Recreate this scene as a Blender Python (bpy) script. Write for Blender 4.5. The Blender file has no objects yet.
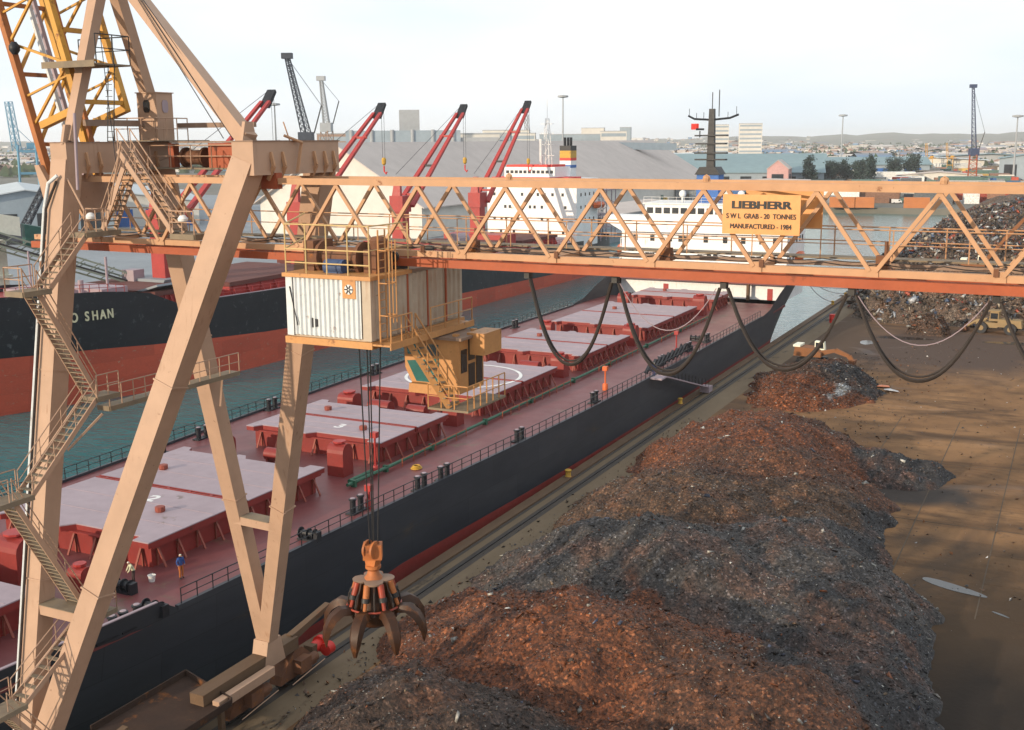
import bpy, bmesh, math, random
import numpy as np
from mathutils import Vector, Matrix
random.seed(7); RNG = np.random.default_rng(11)
SC = bpy.context.scene
COL = SC.collection
R = math.radians
# ------------------------------------------------------------------ camera
cd = bpy.data.cameras.new("camera"); cam = bpy.data.objects.new("camera", cd); COL.objects.link(cam)
cd.lens = 39.727; cd.sensor_width = 36.0; cd.clip_start = 0.5; cd.clip_end = 30000
_yaw, _p, _r = 0.46613, 0.19569, R(-0.4)
_F = Vector((-math.sin(_yaw)*math.cos(_p), math.cos(_yaw)*math.cos(_p), -math.sin(_p)))
_R = Vector((math.cos(_yaw), math.sin(_yaw), 0)); _U = _R.cross(_F)
_R2 = _R*math.cos(_r) + _U*math.sin(_r); _U2 = _U*math.cos(_r) - _R*math.sin(_r)
M = Matrix((_R2, _U2, -_F)).transposed().to_4x4(); M.translation = (0, 0, 34)
cam.matrix_world = M
SC.camera = cam
# ------------------------------------------------------------------ world
SUN_EL, SUN_AZ = R(13), math.atan2(-0.40, -0.92)
w = bpy.data.worlds.new("World"); SC.world = w; w.use_nodes = True
nt = w.node_tree; nt.nodes.clear()
sky = nt.nodes.new("ShaderNodeTexSky"); sky.sky_type = 'NISHITA'; sky.sun_disc = False
sky.sun_elevation = SUN_EL; sky.sun_rotation = SUN_AZ
sky.air_density = 1.0; sky.dust_density = 3.0; sky.altitude = 0
cl = nt.nodes.new("ShaderNodeTexNoise"); cl.inputs["Scale"].default_value = 2.2; cl.inputs["Detail"].default_value = 5
tc = nt.nodes.new("ShaderNodeTexCoord"); mp = nt.nodes.new("ShaderNodeMapping"); mp.inputs["Scale"].default_value = (1, 1, 3.5)
nt.links.new(tc.outputs["Generated"], mp.inputs["Vector"]); nt.links.new(mp.outputs[0], cl.inputs["Vector"])
cr = nt.nodes.new("ShaderNodeValToRGB")
cr.color_ramp.elements[0].position = .34; cr.color_ramp.elements[0].color = (9.0, 10.1, 11.0, 1)
cr.color_ramp.elements[1].position = .60; cr.color_ramp.elements[1].color = (11.2, 11.3, 11.3, 1)
nt.links.new(cl.outputs["Fac"], cr.inputs[0])
mx = nt.nodes.new("ShaderNodeMix"); mx.data_type = 'RGBA'; mx.inputs["Factor"].default_value = .88   # thin bright cloud over the blue
nt.links.new(sky.outputs[0], mx.inputs["A"]); nt.links.new(cr.outputs[0], mx.inputs["B"])
bg = nt.nodes.new("ShaderNodeBackground"); bg.inputs["Strength"].default_value = .1
wo = nt.nodes.new("ShaderNodeOutputWorld")
nt.links.new(mx.outputs["Result"], bg.inputs["Color"]); nt.links.new(bg.outputs[0], wo.inputs["Surface"])
# ------------------------------------------------------------------ sun
sd = bpy.data.lights.new("sun", 'SUN'); sd.energy = 4.2; sd.angle = R(0.7); sd.color = (1.0, .82, .60)
sun = bpy.data.objects.new("sun", sd); COL.objects.link(sun)
sdir = Vector((math.sin(SUN_AZ)*math.cos(SUN_EL), math.cos(SUN_AZ)*math.cos(SUN_EL), math.sin(SUN_EL)))
sun.rotation_euler = sdir.to_track_quat('Z', 'Y').to_euler(); sun.location = (-200, -300, 150)
SC.view_settings.view_transform = 'Standard'; SC.view_settings.look = 'None'
SC.view_settings.exposure = 0.1; SC.view_settings.gamma = 1.0; SC.view_settings.use_curve_mapping = False
SC.cycles.max_bounces = 6; SC.cycles.diffuse_bounces = 3; SC.cycles.glossy_bounces = 3; SC.cycles.volume_bounces = 2
SC.cycles.use_denoising = True

# ------------------------------------------------------------------ helpers
def V(*a): return Vector(a)
class MB:
    """collects shapes; build() links them as one mesh object"""
    def __init__(s): s.v = []; s.f = []
    def add(s, vs, fs):
        n = len(s.v); s.v += [tuple(p) for p in vs]; s.f += [tuple(n+i for i in q) for q in fs]; return s
    def box(s, x0, x1, y0, y1, z0, z1):
        return s.add([(x0,y0,z0),(x1,y0,z0),(x1,y1,z0),(x0,y1,z0),(x0,y0,z1),(x1,y0,z1),(x1,y1,z1),(x0,y1,z1)],
                     [(0,3,2,1),(4,5,6,7),(0,1,5,4),(1,2,6,5),(2,3,7,6),(3,0,4,7)])
    def cbox(s, c, d, rz=0):
        n = len(s.v); x, y, z = d[0]/2, d[1]/2, d[2]/2
        s.box(-x, x, -y, y, -z, z); cs, sn = math.cos(rz), math.sin(rz)
        for i in range(n, len(s.v)):
            a, b, e = s.v[i]; s.v[i] = (c[0]+a*cs-b*sn, c[1]+a*sn+b*cs, c[2]+e)
        return s
    def beam(s, p, q, w, h, up=(0,0,1), w2=None, h2=None):
        p, q = Vector(p), Vector(q); d = (q-p).normalized(); u = Vector(up)
        if abs(d.dot(u)) > .99: u = Vector((0,1,0))
        a = d.cross(u).normalized(); b = a.cross(d).normalized()
        w2 = w if w2 is None else w2; h2 = h if h2 is None else h2; vs = []
        for P, ww, hh in ((p, w, h), (q, w2, h2)):
            for i, j in ((-1,-1),(1,-1),(1,1),(-1,1)): vs.append(P + a*(i*ww/2) + b*(j*hh/2))
        return s.add(vs, [(0,1,2,3),(7,6,5,4),(0,4,5,1),(1,5,6,2),(2,6,7,3),(3,7,4,0)])
    def tube(s, p, q, r, n=8, r2=None, cap=True):
        p, q = Vector(p), Vector(q); d = (q-p).normalized()
        a = d.orthogonal().normalized(); b = d.cross(a); r2 = r if r2 is None else r2; vs = []
        for P, rr in ((p, r), (q, r2)):
            for i in range(n):
                t = 2*math.pi*i/n; vs.append(P + (a*math.cos(t)+b*math.sin(t))*rr)
        fs = [(i, (i+1) % n, n+(i+1) % n, n+i) for i in range(n)]
        if cap: fs += [tuple(range(n-1, -1, -1)), tuple(range(n, 2*n))]
        return s.add(vs, fs)
    def path(s, pts, r, n=8):
        pts = [Vector(p) for p in pts]; vs = []; prev = None
        for k, P in enumerate(pts):
            d = (pts[min(k+1, len(pts)-1)] - pts[max(k-1, 0)]).normalized()
            a = (d.orthogonal() if prev is None else prev - d*prev.dot(d)).normalized(); prev = a; b = d.cross(a)
            rr = r[k] if isinstance(r, (list, tuple)) else r
            for i in range(n):
                t = 2*math.pi*i/n; vs.append(P + (a*math.cos(t)+b*math.sin(t))*rr)
        fs = []
        for k in range(len(pts)-1):
            for i in range(n): fs.append((k*n+i, k*n+(i+1) % n, (k+1)*n+(i+1) % n, (k+1)*n+i))
        m = (len(pts)-1)*n
        fs += [tuple(range(n-1, -1, -1)), tuple(range(m, m+n))]
        return s.add(vs, fs)
    def prism(s, poly, z0, z1):
        n = len(poly)
        return s.add([(x, y, z0) for x, y in poly]+[(x, y, z1) for x, y in poly],
                     [tuple(range(n-1, -1, -1)), tuple(range(n, 2*n))]+[(i, (i+1) % n, n+(i+1) % n, n+i) for i in range(n)])
    def extr(s, poly, d):
        """closed polygon of 3-D points pushed along d"""
        n = len(poly); d = Vector(d); P = [Vector(p) for p in poly]
        return s.add(P+[p+d for p in P], [tuple(range(n-1, -1, -1)), tuple(range(n, 2*n))]+[(i, (i+1) % n, n+(i+1) % n, n+i) for i in range(n)])
    def lathe(s, prof, c=(0,0,0), n=16):
        vs = []; k = len(prof)
        for r, z in prof:
            for i in range(n):
                t = 2*math.pi*i/n; vs.append((c[0]+r*math.cos(t), c[1]+r*math.sin(t), c[2]+z))
        fs = [(j*n+i, j*n+(i+1) % n, (j+1)*n+(i+1) % n, (j+1)*n+i) for j in range(k-1) for i in range(n)]
        fs += [tuple(range(n-1, -1, -1)), tuple(range((k-1)*n, k*n))]
        return s.add(vs, fs)
    def mesh(s, name, mat, smooth=False):
        m = bpy.data.meshes.new(name); m.from_pydata(s.v, [], s.f); m.materials.append(mat)
        bm = bmesh.new(); bm.from_mesh(m); bmesh.ops.recalc_face_normals(bm, faces=bm.faces); bm.to_mesh(m); bm.free()
        if smooth:
            m.shade_smooth()
            try: m.set_sharp_from_angle(angle=R(40))
            except Exception: pass
        return m
    def build(s, name, mat, parent=None, smooth=False):
        return put(name, s.mesh(name, mat, smooth), parent)
def put(name, mesh, parent=None, loc=None, rot=None):
    o = bpy.data.objects.new(name, mesh); COL.objects.link(o)
    if loc is not None: o.location = loc
    if rot is not None: o.rotation_euler = rot
    if parent is not None:
        o.parent = parent
        if parent.type == 'EMPTY': o.matrix_parent_inverse = Matrix.Translation(-Vector(parent.location))
    return o
def thing(name, label, cat, loc, group=None):
    o = bpy.data.objects.new(name, None); COL.objects.link(o); o.location = loc; o.empty_display_size = .3
    return tag(o, label, cat, group)
def tag(o, label=None, cat=None, group=None, kind=None):
    if label: o["label"] = label
    if cat: o["category"] = cat
    if group: o["group"] = group
    if kind: o["kind"] = kind
    return o
def lin(c):
    return tuple(((x/255)/12.92 if x/255 <= .04045 else ((x/255+.055)/1.055)**2.4) for x in c)
def mat(name, base, second=None, amount=.5, scale=1.0, stretch=(1,1,1), rough=.7, metal=0., bump=0., bscale=None,
        rust=0., rustcol=(.16,.055,.02), rustscale=.8, detail=6, streak=0., spec=.35):
    """procedural paint or surface: base colour mottled with a second one, rust or dirt patches, fine relief"""
    m = bpy.data.materials.new(name); m.use_nodes = True; n = m.node_tree; L = n.links.new
    b = n.nodes["Principled BSDF"]; b.inputs["Roughness"].default_value = rough; b.inputs["Metallic"].default_value = metal
    try: b.inputs["Specular IOR Level"].default_value = spec
    except Exception: pass
    g = n.nodes.new("ShaderNodeNewGeometry"); mp = n.nodes.new("ShaderNodeMapping"); mp.inputs["Scale"].default_value = stretch
    L(g.outputs["Position"], mp.inputs["Vector"])
    def noise(sc, det=detail, ro=.6):
        t = n.nodes.new("ShaderNodeTexNoise"); t.inputs["Scale"].default_value = sc; t.inputs["Detail"].default_value = det
        t.inputs["Roughness"].default_value = ro; L(mp.outputs[0], t.inputs["Vector"]); return t.outputs["Fac"]
    def ramp(src, a, c, ca=(0,0,0,1), cc=(1,1,1,1)):
        r = n.nodes.new("ShaderNodeValToRGB"); r.color_ramp.elements[0].position = a; r.color_ramp.elements[1].position = c
        r.color_ramp.elements[0].color = ca; r.color_ramp.elements[1].color = cc; L(src, r.inputs[0]); return r.outputs[0]
    def mix(f, a, c):
        x = n.nodes.new("ShaderNodeMix"); x.data_type = 'RGBA'
        if isinstance(f, float): x.inputs["Factor"].default_value = f
        else: L(f, x.inputs["Factor"])
        for k, val in (("A", a), ("B", c)):
            if isinstance(val, tuple): x.inputs[k].default_value = (*val[:3], 1)
            else: L(val, x.inputs[k])
        return x.outputs["Result"]
    second = second or tuple(c*.72 for c in base)
    col = mix(ramp(noise(scale), .5-.28*amount-.05, .5+.28), base, second)
    col = mix(ramp(noise(scale*7.3, 3), .35, .75), col, mix(.35, col, tuple(c*.6 for c in base)))
    if streak > 0:
        ms = n.nodes.new("ShaderNodeMapping"); ms.inputs["Scale"].default_value = (4.5, 4.5, .28); L(g.outputs["Position"], ms.inputs["Vector"])
        t = n.nodes.new("ShaderNodeTexNoise"); t.inputs["Scale"].default_value = 1.3; t.inputs["Detail"].default_value = 4; L(ms.outputs[0], t.inputs["Vector"])
        mk = n.nodes.new("ShaderNodeMath"); mk.operation = 'MULTIPLY'; L(ramp(t.outputs["Fac"], .60-.2*streak, .72), mk.inputs[0]); L(ramp(noise(.45, 4), .47, .66), mk.inputs[1])
        col = mix(mk.outputs[0], col, mix(.75, col, rustcol))
    if rust > 0:
        col = mix(ramp(noise(rustscale, 9, .68), .66-.22*rust, .72-.16*rust), col, mix(ramp(noise(rustscale*5), .3, .7), rustcol, tuple(c*.45 for c in rustcol)))
    L(col, b.inputs["Base Color"])
    if bump > 0:
        bp = n.nodes.new("ShaderNodeBump"); bp.inputs["Strength"].default_value = bump; bp.inputs["Distance"].default_value = .05
        L(noise(bscale or scale*12, 5), bp.inputs["Height"]); L(bp.outputs[0], b.inputs["Normal"])
    rr = n.nodes.new("ShaderNodeMapRange"); rr.inputs["To Min"].default_value = max(.05, rough-.12); rr.inputs["To Max"].default_value = min(1, rough+.12)
    L(noise(scale*3, 3), rr.inputs["Value"]); L(rr.outputs[0], b.inputs["Roughness"])
    return m
def attr_mat(name, rough=.75, metal=0., bump=.5, bscale=6., spec=.3, grain=0.):
    """surface whose own colour is stored per face or vertex (painted and rusted scrap)"""
    m = bpy.data.materials.new(name); m.use_nodes = True; n = m.node_tree; b = n.nodes["Principled BSDF"]
    a = n.nodes.new("ShaderNodeAttribute"); a.attribute_name = "col"
    t = n.nodes.new("ShaderNodeTexNoise"); t.inputs["Scale"].default_value = 3.5; t.inputs["Detail"].default_value = 8
    g = n.nodes.new("ShaderNodeNewGeometry"); n.links.new(g.outputs["Position"], t.inputs["Vector"])
    r = n.nodes.new("ShaderNodeValToRGB"); r.color_ramp.elements[0].position = .32; r.color_ramp.elements[1].position = .68
    r.color_ramp.elements[0].color = (.45,.45,.45,1); r.color_ramp.elements[1].color = (1.5,1.5,1.5,1)
    n.links.new(t.outputs["Fac"], r.inputs[0])
    x = n.nodes.new("ShaderNodeMix"); x.data_type = 'RGBA'; x.blend_type = 'MULTIPLY'; x.inputs["Factor"].default_value = 1
    n.links.new(a.outputs["Color"], x.inputs["A"]); n.links.new(r.outputs[0], x.inputs["B"])
    vo = n.nodes.new("ShaderNodeTexVoronoi"); vo.inputs["Scale"].default_value = 7.0; n.links.new(g.outputs["Position"], vo.inputs["Vector"])
    sp = n.nodes.new("ShaderNodeSeparateColor"); n.links.new(vo.outputs["Color"], sp.inputs["Color"])
    r2 = n.nodes.new("ShaderNodeValToRGB"); r2.color_ramp.interpolation = 'CONSTANT'; e = r2.color_ramp.elements
    e[0].position = 0; e[0].color = (.5,.5,.52,1); e[1].position = .3; e[1].color = (.9,.85,.8,1)
    for p_, c_ in ((.6,(1.25,1.2,1.15,1)),(.84,(1.8,1.75,1.7,1)),(.95,(3.2,3.4,3.6,1))): q_ = e.new(p_); q_.color = c_
    n.links.new(sp.outputs["Red"], r2.inputs[0])
    x2 = n.nodes.new("ShaderNodeMix"); x2.data_type = 'RGBA'; x2.blend_type = 'MULTIPLY'; x2.inputs["Factor"].default_value = grain
    n.links.new(x.outputs["Result"], x2.inputs["A"]); n.links.new(r2.outputs[0], x2.inputs["B"]); n.links.new(x2.outputs["Result"], b.inputs["Base Color"])
    b.inputs["Roughness"].default_value = rough; b.inputs["Metallic"].default_value = metal
    if bump:
        t2 = n.nodes.new("ShaderNodeTexNoise"); t2.inputs["Scale"].default_value = bscale; t2.inputs["Detail"].default_value = 6
        n.links.new(g.outputs["Position"], t2.inputs["Vector"])
        bp = n.nodes.new("ShaderNodeBump"); bp.inputs["Strength"].default_value = bump; bp.inputs["Distance"].default_value = .15
        n.links.new(t2.outputs["Fac"], bp.inputs["Height"]); n.links.new(bp.outputs[0], b.inputs["Normal"])
    return m
def set_col(mesh, cols, domain='FACE'):
    """cols: n x 3 array; stored as colour attribute on vertices"""
    at = mesh.color_attributes.new("col", 'FLOAT_COLOR', 'POINT')
    a = np.ones((len(mesh.vertices), 4), np.float32); a[:, :3] = cols; at.data.foreach_set("color", a.ravel())
def np_mesh(name, verts, faces, material, smooth=False):
    """fast mesh from arrays; faces n x k"""
    m = bpy.data.meshes.new(name); k = faces.shape[1]
    m.vertices.add(len(verts)); m.vertices.foreach_set("co", np.asarray(verts, np.float32).ravel())
    m.loops.add(faces.size); m.loops.foreach_set("vertex_index", faces.astype(np.int32).ravel())
    m.polygons.add(len(faces)); m.polygons.foreach_set("loop_start", np.arange(0, faces.size, k, dtype=np.int32))
    try: m.polygons.foreach_set("loop_total", np.full(len(faces), k, np.int32))
    except Exception: pass
    m.update(calc_edges=True); m.materials.append(material)
    if smooth: m.shade_smooth()
    return m
def lettering(name, body, size, bold, loc, xdir, ydir, material, parent, sx=1.0, depth=.02, fat=0.):
    """raised letters: xdir is the reading direction, ydir the up direction of the text plane"""
    cu = bpy.data.curves.new(name, 'FONT'); cu.body = body; cu.size = size; cu.offset = bold; cu.extrude = depth/2
    cu.align_x = 'CENTER'; cu.align_y = 'CENTER'
    tmp = bpy.data.objects.new("lettering_source", cu); COL.objects.link(tmp)
    bpy.context.view_layer.update()
    me = bpy.data.meshes.new_from_object(tmp.evaluated_get(bpy.context.evaluated_depsgraph_get()))
    bpy.data.objects.remove(tmp)
    if fat:
        bm = bmesh.new()
        for i, (a, c) in enumerate(((-1,-.5),(1,-.5),(1,.5),(-1,.5),(0,0))):
            n0 = len(bm.verts); bm.from_mesh(me); bm.verts.ensure_lookup_table()
            for v in bm.verts[n0:]: v.co += Vector((a*fat, c*fat, .0012*i))
        bm.to_mesh(me); bm.free()
    x, y = Vector(xdir).normalized(), Vector(ydir).normalized(); z = x.cross(y)
    T = Matrix((x*sx, y, z)).transposed().to_4x4(); T.translation = loc; me.transform(T)
    me.name = name; me.materials.clear(); me.materials.append(material)
    return put(name, me, parent)
def rail_run(mb, pts, h=1.05, step=1.5, r=.03, mid=True, closed=False):
    """hand rail with posts along a polyline"""
    pts = [Vector(p) for p in pts]
    for a, b in zip(pts, pts[1:]):
        L = (b-a).length; n = max(1, round(L/step)); up = V(0,0,h)
        mb.tube(a+up, b+up, r, 5)
        if mid: mb.tube(a+up*.52, b+up*.52, r*.8, 5)
        for i in range(n+1):
            p = a.lerp(b, i/n); mb.tube(p, p+up, r, 5)
    return mb
# ================================================================== materials
W_ = lambda *c: lin(c)
M_tan   = mat("crane_tan_paint", (.45,.295,.205), (.39,.25,.17), .8, .12, rough=.6, rust=.02, rustcol=(.24,.12,.065), rustscale=2.6, detail=9, streak=.1)
M_peach = mat("boom_peach_paint", (.51,.295,.165), (.43,.235,.125), .8, .3, rough=.6, rust=.14, rustcol=(.25,.09,.035), rustscale=1.4)
M_oxide = mat("red_oxide_beam", (.36,.085,.03), (.30,.065,.025), .6, .6, rough=.6, rust=.15, rustcol=(.12,.04,.02))
M_yell  = mat("crane_yellow_paint", (.55,.29,.04), (.46,.22,.035), .6, .8, rough=.5, rust=.3, rustcol=(.25,.08,.02), rustscale=1.2)
M_ygrey = mat("weathered_grey_strut", (.27,.18,.13), (.22,.15,.11), .5, .8, rough=.65, rust=.2)
M_steel = mat("dark_steel", (.05,.048,.048), (.03,.03,.03), .5, 1.5, rough=.5, metal=.4)
M_rust  = mat("rusty_steel", (.20,.085,.04), (.10,.05,.035), .7, 1.2, rough=.8, rust=.4, rustcol=(.30,.11,.03), rustscale=2.0, bump=.3)
M_rope  = mat("wire_rope", (.025,.025,.028), rough=.5)
M_rubber= mat("black_cable_sheath", (.028,.022,.02), (.045,.035,.03), .5, 2, rough=.6)
M_grate = mat("grating_walkway", (.26,.20,.13), (.16,.13,.10), .6, 1.2, rough=.8)
M_house = mat("white_house_sheet", (.62,.66,.68), (.56,.58,.58), .5, .6, rough=.5, rust=.26, rustcol=(.28,.13,.06), rustscale=1.1, streak=.1)
M_housd = mat("cream_house_sheet", (.46,.385,.30), (.38,.30,.22), .7, .3, rough=.6, rust=.1, rustcol=(.28,.12,.05), rustscale=2.8, streak=.5)
M_glassg= mat("green_cab_glass", (.02,.10,.09), (.03,.14,.13), .5, 1, rough=.12, spec=.6)
M_glassd= mat("dark_window_glass", (.018,.022,.028), (.03,.035,.04), .5, .5, rough=.12, spec=.6)
M_white = mat("ship_white_paint", (.80,.81,.82), (.74,.745,.75), .4, .25, rough=.5, rust=.04, rustcol=(.4,.24,.13), rustscale=.35, streak=.12)
M_whiteB= mat("clean_white_paint", (.80,.80,.79), rough=.5)
M_hull  = mat("dark_blue_hull_paint", (.028,.032,.042), (.052,.056,.066), .8, .10, (1,.35,1.6), rough=.5, rust=.16, rustcol=(.085,.068,.056), rustscale=.22)
M_boot  = mat("red_boottop_paint", (.28,.035,.028), (.2,.03,.025), .6, .5, rough=.6, rust=.1)
M_deck  = mat("maroon_deck_paint", (.18,.046,.046), (.12,.034,.037), .8, .16, rough=.45, rust=.3, rustcol=(.17,.095,.06), rustscale=.35, bump=.05)
M_coam  = mat("dark_red_coaming", (.24,.026,.021), (.17,.020,.018), .6, .5, rough=.5, rust=.1, rustcol=(.1,.03,.02))
M_cover = mat("grey_hatch_paint", (.365,.29,.325), (.285,.225,.25), .8, .16, rough=.6, rust=.16, rustcol=(.26,.2,.18), rustscale=.5)
M_black = mat("black_paint", (.010,.012,.017), (.018,.02,.026), .5, 1, rough=.5)
M_green = mat("green_pipe_paint", (.03,.12,.07), (.02,.08,.05), .5, 1, rough=.5)
M_orange= mat("orange_paint", (.65,.13,.03), (.5,.1,.03), .5, 1, rough=.5)
M_redp  = mat("bright_red_paint", (.62,.03,.02), (.5,.025,.02), .5, 1, rough=.5)
M_blue  = mat("blue_paint", (.02,.12,.40), (.02,.10,.32), .5, 1, rough=.5)
M_yellp = mat("yellow_paint", (.55,.33,.04), (.4,.22,.04), .5, 2, rough=.6, rust=.2)
M_sign  = mat("orange_sign_paint", (.70,.33,.115), (.62,.28,.095), .4, .6, rough=.45)
M_hull2 = mat("black_hull_worn", (.010,.012,.018), (.018,.020,.026), .6, .2, rough=.5, rust=.3, rustcol=(.10,.108,.115), rustscale=.8, detail=9)
M_boot2 = mat("salmon_boottop_worn", (.56,.092,.048), (.44,.078,.042), .8, .4, (1,1,2.2), rough=.7, rust=.26, rustcol=(.55,.30,.20), rustscale=.8)
M_reddk = mat("red_deck_gear", (.38,.035,.03), (.28,.03,.03), .6, .6, rough=.5)
M_apron = mat("oily_quay_concrete", (.20,.150,.098), (.125,.092,.060), .8, .22, (1,.3,1), rough=.8, rust=.28, rustcol=(.05,.042,.038), rustscale=.3, bump=.15, spec=.12)
M_cope  = mat("rusty_coping", (.15,.09,.05), (.09,.055,.034), .7, .6, (1,.3,1), rough=.8, rust=.2)
M_trench= mat("rail_trench_dirt", (.045,.038,.034), (.07,.055,.045), .6, .5, (1,.3,1), rough=.8)
M_slab  = mat("dusty_concrete_slab", (.27,.175,.098), (.19,.12,.068), .9, .09, (1.2,.7,1), rough=.85, rust=.28, rustcol=(.085,.058,.04), rustscale=.13, bump=.1)
M_far   = mat("far_land", (.10,.11,.09), (.20,.18,.16), .9, .012, rough=1)
M_oppq  = mat("opposite_quay_paving", (.25,.28,.31), (.18,.20,.22), .8, .05, rough=.7)
M_hill  = mat("hill_scrub", (.13,.15,.13), (.24,.22,.19), .9, .006, rough=1)

# water
def water_mat():
    m = mat("dock_water", (.038,.135,.145), (.050,.158,.168), .6, .05, rough=.07, spec=.5)
    n = m.node_tree; b = n.nodes["Principled BSDF"]; b.inputs["IOR"].default_value = 1.36; b.inputs["Specular Tint"].default_value = (.86,.97,1,1)
    for l in list(b.inputs["Roughness"].links): n.links.remove(l)
    b.inputs["Roughness"].default_value = .09
    g = n.nodes.new("ShaderNodeNewGeometry"); mp = n.nodes.new("ShaderNodeMapping"); mp.inputs["Rotation"].default_value = (0,0,.5)
    mp.inputs["Scale"].default_value = (.55,1,1); n.links.new(g.outputs["Position"], mp.inputs["Vector"])
    t = n.nodes.new("ShaderNodeTexNoise"); t.inputs["Scale"].default_value = .85; t.inputs["Detail"].default_value = 5; n.links.new(mp.outputs[0], t.inputs["Vector"])
    bp = n.nodes.new("ShaderNodeBump"); bp.inputs["Strength"].default_value = .55; bp.inputs["Distance"].default_value = .35
    n.links.new(t.outputs["Fac"], bp.inputs["Height"]); n.links.new(bp.outputs[0], b.inputs["Normal"])
    return m
M_water = water_mat()

def plating(m, w, h, dark):
    """weld seams of the shell plating: a staggered grid over length and height"""
    n = m.node_tree; b = n.nodes["Principled BSDF"]; src = b.inputs["Base Color"].links[0].from_socket
    g = n.nodes.new("ShaderNodeNewGeometry"); s = n.nodes.new("ShaderNodeSeparateXYZ"); c = n.nodes.new("ShaderNodeCombineXYZ")
    n.links.new(g.outputs["Position"], s.inputs[0]); n.links.new(s.outputs["Y"], c.inputs["X"]); n.links.new(s.outputs["Z"], c.inputs["Y"])
    k = n.nodes.new("ShaderNodeTexBrick"); k.inputs["Scale"].default_value = 1; k.inputs["Brick Width"].default_value = w; k.inputs["Row Height"].default_value = h
    k.inputs["Mortar Size"].default_value = .035; k.inputs["Mortar Smooth"].default_value = .6; k.inputs["Color1"].default_value = (1,1,1,1); k.inputs["Color2"].default_value = (.72,.74,.78,1); k.inputs["Mortar"].default_value = (dark,dark,dark,1)
    n.links.new(c.outputs[0], k.inputs["Vector"])
    x = n.nodes.new("ShaderNodeMix"); x.data_type = 'RGBA'; x.blend_type = 'MULTIPLY'; x.inputs["Factor"].default_value = .8
    n.links.new(src, x.inputs["A"]); n.links.new(k.outputs["Color"], x.inputs["B"]); n.links.new(x.outputs["Result"], b.inputs["Base Color"])
plating(M_hull, 9.0, 2.4, .45); plating(M_hull2, 9.0, 2.6, .5); plating(M_boot2, 9.0, 2.6, .75)

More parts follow.
